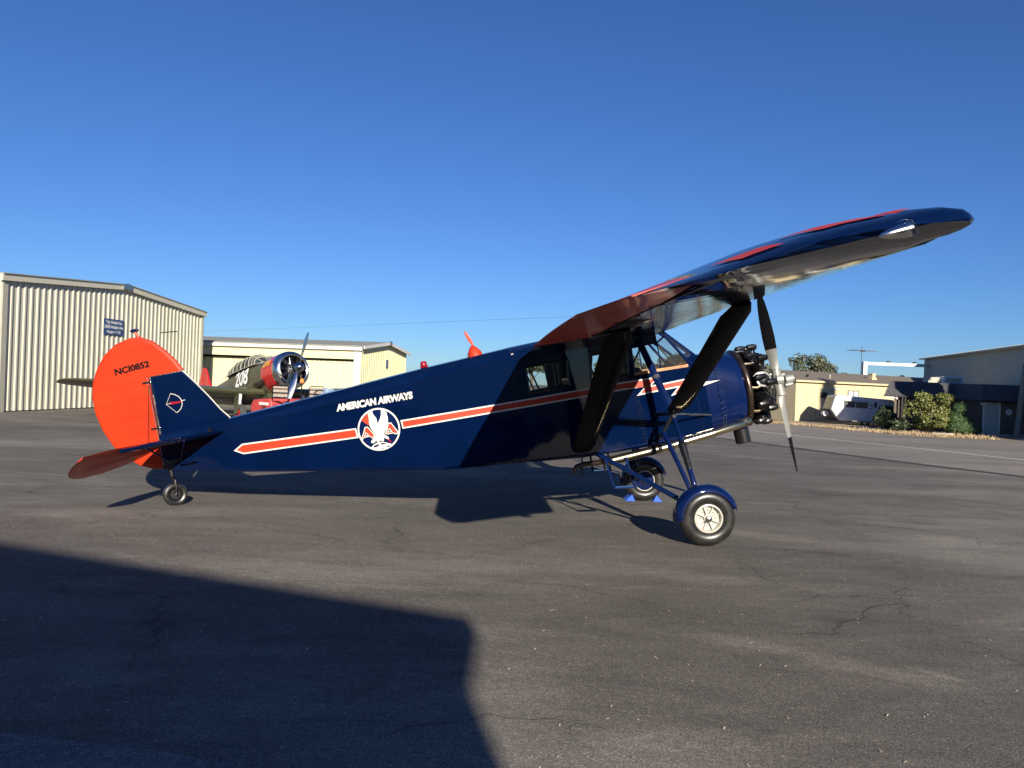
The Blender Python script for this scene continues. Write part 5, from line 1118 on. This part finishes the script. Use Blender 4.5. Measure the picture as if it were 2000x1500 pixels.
mb = MB(); mb.lathe([(-.09, .15), (-.11, .22), (-.07, .3), (.07, .3), (.11, .22), (.09, .15)], cp_(2.5, .15, .30), cb_, 24); part('wheel', mb, 'rubberdull', car)
mb = MB(); mb.tube([cp_(.9, 1.0, .38), cp_(-.9, 1.0, .42)], .045, 6); mb.tube([cp_(-.85, 1.0, .45), cp_(-.85, 1.0, .95)], .03, 6); part('tow_bar', mb, 'black', car)
mb = MB(); mb.tube([cp_(-.15, .75, .78), cp_(-.15, 1.35, .78)], .19, 14); part('gas_bottle', mb, 'caravan', car)
# ------------------------------------------------------------------ boat-trailer frame lying in the grass, kerb block
ft = thing('trailer_frame', 'rusty low trailer frame lying in weeds beside the white caravan', 'trailer', (25.3, 51.2, GZ))
mb = MB(); mb.tube([(-1.6, .4, .42), (0, 0, .34), (.5, -.2, .30)], .04, 6); mb.tube([(-1.2, .9, .40), (.45, .1, .32)], .04, 6); mb.tube([(.45, -.25, .30), (.5, .15, .3)], .04, 6); mb.tube([(-.3, 0, .36), (-.3, .1, 0)], .035, 6); mb.tube([(.4, -.1, .3), (.4, -.1, 0)], .035, 6); part('frame', mb, 'pole', ft)
mb = MB(); mb.box((-.65, -.18, 0), (.65, .18, .17)); o = part('kerb_block', mb, 'concrete', None, smooth=0, loc=(25.5, 43.9, GZ), bevel=.02); tag(o, 'pale concrete kerb block lying at the foot of the round bush', 'kerb block')

# ------------------------------------------------------------------ office with mansard shingle roof
OF = Vector((25.2, 50.2, GZ)); oa = Vector((1, -.02, 0)).normalized(); ob = Vector((.02, 1, 0))
off = thing('office_building', 'low brown office with dark shingled mansard roof and projecting porch', 'building', OF)
def op(a, b, z): q = oa * a + ob * b; return (q.x, q.y, z)
OH, OT = 2.32, 3.28
mb = MB(); mb.prism([op(.9, .5, 0), op(15.9, .5, 0), op(15.9, 7.5, 0), op(4.6, 7.5, 0)], (0, 0, OH)); part('wall', mb, 'brownwall', off, smooth=0)
for i in range(17):
    mb = MB(); mb.obox(op(.92 + .3 * i, .478, .03), oa * .285, ob * .02, (0, 0, OH - .05)); part('siding_board', mb, 'brownwall', off, smooth=0)
# main mansard: sloped shingle courses, each course a stepped strip of tabs
def mansard(par, a0, a1, b_eave, b_top, z0, z1, left_hip=True, right_hip=False, mname='slate', hip=.75, seed=1):
    n = 7; rnd = random.Random(seed); stuff = MB()
    for r in range(n):
        t0, t1 = r / n, (r + 1) / n; y0, y1 = lerp(b_eave, b_top, t0), lerp(b_eave, b_top, t1) ; zz0, zz1 = lerp(z0, z1, t0), lerp(z0, z1, t1)
        l0 = a0 + (hip * t0 if left_hip else 0); r0 = a1 - (hip * t0 if right_hip else 0); x = l0 - rnd.random() * .1
        while x < r0:
            w = rnd.uniform(.24, .33); e = rnd.choice((0, 0, .012, .022)); xa, xb = max(x, l0), min(x + w - .012, r0 - (hip / n if right_hip else 0) * .5)
            if xb > xa + .02: stuff.prism([op(xa, y0 - .035 - e, zz0 - .01), op(xb, y0 - .035 - e, zz0 - .01), op(xb, y1 - .004, zz1), op(xa, y1 - .004, zz1)], Vector(op(0, .03, .012)))
            x += w
    o = part('shingles', stuff, mname, par, smooth=0); o['kind'] = 'stuff'
mb = MB(); mb.loft([[op(0, 0, OH), op(16.5, 0, OH), op(16.5, 8, OH), op(4.2, 8, OH)], [op(.78, .85, OT), op(15.7, .85, OT), op(15.7, 7.2, OT), op(4.6, 7.2, OT)]]); part('roof', mb, 'slate', off, smooth=0)
mansard(off, .05, 16.4, 0, .85, OH, OT, True, True)
mb = MB(); mb.obox(op(-.05, -.06, OH - .10), oa * 16.6, ob * .08, (0, 0, .11)); part('fascia', mb, 'black', off, smooth=0)
# porch bay with door
PX0, PX1, PB = 4.62, 9.5, -3.1
mb = MB(); mb.obox(op(PX0 + .28, PB + .35, 0), oa * (PX1 - PX0 - .5), ob * 3.7, (0, 0, 2.2)); pw = part('wall', mb, 'brownwall', off, smooth=0)
x = PX0 + .28
for i in range(16):
    w = .285
    if not (4.98 < x + .1 < 5.9): mb = MB(); mb.obox(op(x, PB + .328, .03), oa * w, ob * .02, (0, 0, 2.15)); part('siding_board', mb, 'tanwall' if i < 1 else 'brownwall', off, smooth=0)
    x += .295
mb = MB(); mb.loft([[op(PX0, PB, 2.2), op(PX1, PB, 2.2), op(PX1, .2, 2.2), op(PX0, .2, 2.2)], [op(PX0 + .48, PB + .75, OT - .05), op(PX1 - .5, PB + .75, OT - .05), op(PX1 - .5, 1, OT - .05), op(PX0 + .48, 1, OT - .05)]]); part('roof', mb, 'slate', off, smooth=0)
mansard(off, PX0 + .03, PX1, PB, PB + .75, 2.2, OT - .05, True, True, hip=.48, seed=5)
mb = MB(); mb.obox(op(PX0 - .03, PB - .05, 2.08), oa * (PX1 - PX0 + .06), ob * .07, (0, 0, .13)); part('fascia', mb, 'black', off, smooth=0)
dx = 5.02
mb = MB(); mb.obox(op(dx - .10, PB + .318, .02), oa * 1.10, ob * .03, (0, 0, 2.10)); part('door_frame', mb, 'cream', off, smooth=0)
mb = MB(); mb.obox(op(dx, PB + .300, .04), oa * .90, ob * .03, (0, 0, 2.0)); dr = part('door', mb, 'doorgrey', off, smooth=0)
mb = MB(); mb.ball(op(dx + .84, PB + .27, 1.0), .04, 10, 8); mb.ball(op(dx + .84, PB + .28, 1.15), .025, 8, 6); part('handle', mb, 'steel', dr)
mb = MB(); mb.tube([op(dx + .4 + .09 * math.cos(t), PB + .285, 1.45 + .13 * math.sin(t)) for t in [R(q) for q in range(0, 361, 30)]], .015, 5, False); part('door_wreath', mb, 'steel', dr)
mb = MB(); mb.obox(op(dx + .2, PB + .290, 1.66), oa * .35, ob * .01, (0, 0, .03)); part('door_plate', mb, 'steel', dr, smooth=0)
mb = MB(); mb.lathe([(0, .19), (.02, .19), (.02, .001)], op(6.55, PB + .33, 1.5), (0, -1, 0), 28, 0); sgp = Vector(op(6.55, PB + .33, 1.5)) + OF
rs = thing('round_sign', 'round white plaque on the brown wall right of the office door', 'sign', sgp)
mb = MB(); mb.lathe([(0, .19), (.02, .19), (.02, .001)], (0, 0, 0), (0, -1, 0), 28); part('plate', mb, 'white', rs, smooth=30)
mb = MB()
for a, z in ((-.07, .09), (.07, .09)): mb.lathe([(0, .05), (.006, .05), (.006, .001)], (a, -.02, z), (0, -1, 0), 12)
for i in range(3): mb.obox((-.11, -.026, -.02 - .045 * i), (.22, 0, 0), (0, .008, 0), (0, 0, .015))
part('markings', mb, 'signblue', rs, smooth=0)
win(off, op(7.9, PB + .30, 0), 1.0, 1.35, 'darkglass', 'brownwall', oa, -ob, .65)
for a in (4.60, 4.86): mb = MB(); mb.lathe([(0, .03), (.10, .07), (.11, .001)], op(a, PB - .02, 2.02), (-.2, -.6, -.75), 12); part('floodlight', mb, 'white', off)
mb = MB(); mb.lathe([(0, .04), (.14, .09), (.15, .001)], op(.78, -.05, 2.18), (-.2, -.7, -.6), 12); part('floodlight', mb, 'white', off)
mb = MB(); mb.obox(op(.12, -.03, 2.12), oa * .6, ob * .04, (0, 0, .05)); part('light_bracket', mb, 'white', off, smooth=0)
for a in (1.18, 1.38): mb = MB(); mb.obox(op(a, .02, 0), oa * .09, ob * .09, (0, 0, OH - .08)); part('porch_post', mb, 'black', off, smooth=0)
ac = thing('roof_air_conditioner', 'pale box air conditioner on the flat office roof behind the porch', 'air conditioner', (OF.x + 5.0, OF.y + 1.9, GZ + OT))
mb = MB(); mb.box((0, 0, .0), (1.5, 1.0, .52)); part('housing', mb, 'caravan', ac, smooth=0, bevel=.02); mb = MB(); mb.box((.2, -.012, .08), (1.3, 0, .42)); part('grille', mb, 'trim', ac, smooth=0)
mb = MB(); mb.box((-.9, .2, 0), (-.06, .9, .42)); part('duct', mb, 'trim', ac, smooth=0)
mb = MB(); mb.box((0, 0, 0), (2.8, 1.1, .10)); o = part('door_step', mb, 'concrete', None, smooth=0, loc=(OF.x + 4.6, OF.y + PB - .85, GZ)); tag(o, 'thin pale concrete step in front of the office door', 'step')
mb = MB(); mb.tube([(0, 0, -.1), (.80, .6, 4.6)], [.17, .13], 12); o = part('leaning_pole', mb, 'pole', None, loc=(31.35, 46.0, GZ)); tag(o, 'thick grey wooden pole leaning right in front of the office window', 'pole')
for j, (x, y, lab) in enumerate(((32.35, 46.1, 'cluster of pale pots and dark pipework behind the leaning pole'),)):
    g = thing('meter_stand', lab, 'meter', (x, y, GZ))
    for k in range(3): mb = MB(); mb.tube([(-.2 + .2 * k, 0, 0), (-.2 + .2 * k, 0, .7 + .2 * k)], .03, 6); mb.ball((-.2 + .2 * k, 0, .75 + .2 * k), .09, 10, 8); part('meter', mb, 'trim' if k else 'white', g)

# ------------------------------------------------------------------ far right hangar
fh = thing('far_hangar', 'big tan ribbed metal hangar rising behind the brown office', 'hangar', (41.6, 75, GZ))
fa = Vector((36.4 - 41.6, 53 - 75, 0)).normalized(); fn = Vector((fa.y, -fa.x, 0)); FE = 6.1
def fp(a, b, z): q = fa * a + fn * b; return (q.x, q.y, z)
for i in range(9):
    mb = MB(); ribbed(mb, (0, 0), fa, fn, 3.66 * i, 3.66 * (i + 1), .02, lambda t: FE, .305, .035, .1); part('wall_panel', mb, 'cladding_far', fh, smooth=0)
mb = MB(); mb.obox(fp(-.05, -22, 0), fa * .1, fn * 22, (0, 0, FE)); part('end_wall', mb, 'cladding_far', fh, smooth=0)
mb = MB(); mb.prism([fp(-.4, .45, FE - .02), fp(-.4, -11, FE + 1.0), fp(-.4, -11, FE + 1.12), fp(-.4, .45, FE + .12)], fa * 34); part('roof', mb, 'roofmetal', fh, smooth=0)
mb = MB()
for i in range(110): mb.obox(fp(.3 * i - .3, .46, FE + .06), fa * .10, fn * -.7, (0, 0, .10))
part('roof_corrugation', mb, 'roofmetal', fh, smooth=0)
mb = MB(); mb.obox(fp(0, .0, 0), fa * .14, fn * .06, (0, 0, FE - .05)); part('corner_trim', mb, 'cream', fh, smooth=0)
df = thing('door_frame_gantry', 'cream steel door gantry standing left of the far tan hangar', 'gantry', (35.0, 73.5, GZ))
mb = MB(); mb.box((-.38, -.2, 0), (-.0, .2, 5.60)); part('post', mb, 'cream', df, smooth=0); mb = MB(); mb.box((.0, -.18, 5.28), (6.6, .18, 5.57)); part('beam', mb, 'cream', df, smooth=0)
for x in (2.0, 4.6): mb = MB(); mb.box((x, -.1, 5.62), (x + .3, .1, 5.75)); part('roller', mb, 'black', df, smooth=0)
an = thing('television_antenna', 'thin television antenna above the cream gantry post', 'antenna', (34.8, 74.2, GZ))
mb = MB(); mb.tube([(0, 0, 0), (0, 0, 7.2)], .035, 6); part('mast', mb, 'steel', an)
mb = MB(); mb.tube([(-1.2, 0, 6.72), (1.55, 0, 6.72)], .04, 6); part('boom', mb, 'steel', an)
for i in range(12): x = -1.15 + .22 * i; l = .9 - .05 * i; mb = MB(); mb.tube([(x, -l, 6.74), (x, l, 6.74)], .022, 5); part('element', mb, 'steel', an)
mb = MB(); mb.box((-.1, -.06, 6.6), (.35, .06, 6.78)); part('amplifier', mb, 'black', an)

# ------------------------------------------------------------------ plants
rnd = random.Random(11)
bush = thing('round_bush', 'big rounded yellow-green bush in front of the brown office', 'bush', (26.0, 46.2, GZ))
bl = clumps(.25, 0, 1.55, 1.45, 1.2, 1.15, 34, rnd, (.26, .42)) + clumps(-.1, -.2, .8, 1.2, 1.0, .6, 12, rnd, (.3, .45)) + [(-1.15, 0, 1.5, .6, .5, .6, .1)]
part('foliage', foliage(bl, 15000, .055, rnd), 'leaf_bush', bush, smooth=0)
mb = MB()
for i in range(7): a = i * .9; mb.tube([(0, 0, -.05), (.5 * math.cos(a), .4 * math.sin(a), .8), (.9 * math.cos(a), .7 * math.sin(a), 1.7)], [.06, .04, .02], 6)
part('stems', mb, 'bark', bush)
jun = thing('juniper_bush', 'feathery green juniper spreading at the right foot of the round bush', 'bush', (27.7, 45.9, GZ))
bl = [(.0, 0, .5, .95, .8, .5, .3), (.55, -.1, .35, .8, .6, .35, .2), (-.3, 0, .95, .55, .5, .5, .15), (.1, .1, 1.6, .45, .4, .45, .07), (.45, .1, .95, .5, .4, .3, .08), (.35, .1, 1.75, .35, .25, .14, .03)]
part('foliage', foliage(bl, 9000, .045, rnd, needle=True), 'leaf_juniper', jun, smooth=0)
mb = MB()
for i in range(5): a = i * 1.3; mb.tube([(0, 0, -.05), (.5 * math.cos(a), .4 * math.sin(a), .5)], [.05, .02], 6)
part('stems', mb, 'bark', jun)
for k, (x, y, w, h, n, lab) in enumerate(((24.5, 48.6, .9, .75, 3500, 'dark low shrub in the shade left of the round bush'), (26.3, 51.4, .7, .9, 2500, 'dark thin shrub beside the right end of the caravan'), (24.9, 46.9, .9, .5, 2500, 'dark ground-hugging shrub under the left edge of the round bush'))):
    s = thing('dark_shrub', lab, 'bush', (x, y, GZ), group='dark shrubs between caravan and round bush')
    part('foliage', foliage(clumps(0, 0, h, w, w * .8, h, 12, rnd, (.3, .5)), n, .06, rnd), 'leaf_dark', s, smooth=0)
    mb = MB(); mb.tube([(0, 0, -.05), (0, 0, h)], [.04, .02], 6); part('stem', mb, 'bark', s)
mb = MB()
for i in range(9000):
    t = rnd.random() ** .8; x = lerp(17.3, 27.5, t); base = interp([(a, b) for a, b in [(17, 54.0), (18.09, 52.2), (19.99, 49.75), (21.09, 46.12), (22.34, 43.59), (23.2, 42.2), (25.84, 41.5), (28.4, 41.3)]], x)[0]
    y = base + abs(rnd.gauss(0, 1)) * (3.0 if rnd.random() < .6 else 1.0) + .1
    if math.sin(x * 3.1) + math.sin(y * 2.3 + x * 1.7) + math.sin(x * 7.3) * .7 < .1 and rnd.random() < .85: continue
    h = rnd.uniform(.05, .22) * (1.4 if rnd.random() < .1 else 1); a = rnd.random() * 6.28; l = rnd.uniform(0, .6) * h; z = H(x, y) + .005; w = rnd.uniform(.012, .03)
    mb.add([(x - w * math.cos(a), y - w * math.sin(a), z), (x + w * math.cos(a), y + w * math.sin(a), z), (x + l * math.sin(a * 7), y + l * math.cos(a * 5), z + h)], [(0, 1, 2)])
o = part('dry_grass', mb, 'drygrass', smooth=0); tag(o, 'straw-coloured dry grass along the far edge of the taxiway', 'grass'); o['kind'] = 'stuff'
tree('big grey-green olive tree rising behind the mobile home roof', 40.5, 100, 7.6, 4.0, 3.3, 21, n=9000, leaf=.15, group='trees on the horizon')
for k, (x, y, h, r, lab) in enumerate(((46.5, 104, 5.7, 2.3, 'low dark tree just right of the big olive tree'), (51, 106, 5.0, 2.8, 'flat grey-green tree left of the cream gantry'), (57.5, 107, 4.6, 2.5, 'small far tree on the horizon behind the cream gantry'), (51.0, 96, 5.4, 2.2, 'round dark tree under the gantry beam'), (34, 102, 6.4, 2.6, 'tree seen just behind the propeller hub'), (26.2, 96, 7.6, 2.9, 'tree seen over the nose between strut and engine'), (21.5, 98, 7.3, 3.0, 'tree seen through the front cabin glass'), (17.0, 99, 6.8, 2.8, 'tree seen through the cockpit side window'), (12.5, 97, 6.2, 2.7, 'tree seen through the middle cabin window'), (7.5, 96, 7.0, 3.0, 'tree seen through the rear cabin window'), (2.5, 97, 6.4, 2.8, 'tree hidden low behind the rear cabin'), (62, 108, 5.3, 2.8, 'far tree at the foot of the tan hangar'))):
    tree(lab, x, y, h, r, r * .75, 40 + k, 'leaf_dark' if k in (0, 3) else 'leaf_olive', 3200, .17, 'trees on the horizon', 16)
tree('tall tree outside the frame that shades the mobile home', 34.3, 24.0, 19, 1.15, 7.5, 77, 'leaf_dark', 6000, .28)
tree('broad tree outside the frame that shades the office', 31.2, 38.0, 10.3, 1.9, 2.0, 78, 'leaf_dark', 12000, .20)
sh = thing('shading_hangar', 'unseen tan metal hangar right of the frame, placed to shade office and home', 'hangar', (34.8, 27, GZ))  # unseen, sized and placed for the shadow it casts on the far buildings
mb = MB(); mb.prism([(0, 0, 0), (0, 0, 10.8), (8, 0, 12), (16, 0, 10.8), (16, 0, 0)], (0, 8, 0)); part('wall', mb, 'cladding_far', sh, smooth=0)
for a, b, za, zb in ((-.3, 8, 10.75, 12.01), (8, 16.3, 12.01, 10.75)): mb = MB(); mb.prism([(a, -.3, za), (b, -.3, zb), (b, -.3, zb + .12), (a, -.3, za + .12)], (0, 8.6, 0)); part('roof', mb, 'roofmetal', sh, smooth=0)

for o in bpy.data.objects:
    if o.name.split('.')[0] in ('rivet_row', 'nut', 'bolt_hole', 'roof_corrugation', 'markings', 'ignition_lead'): o['kind'] = 'stuff'
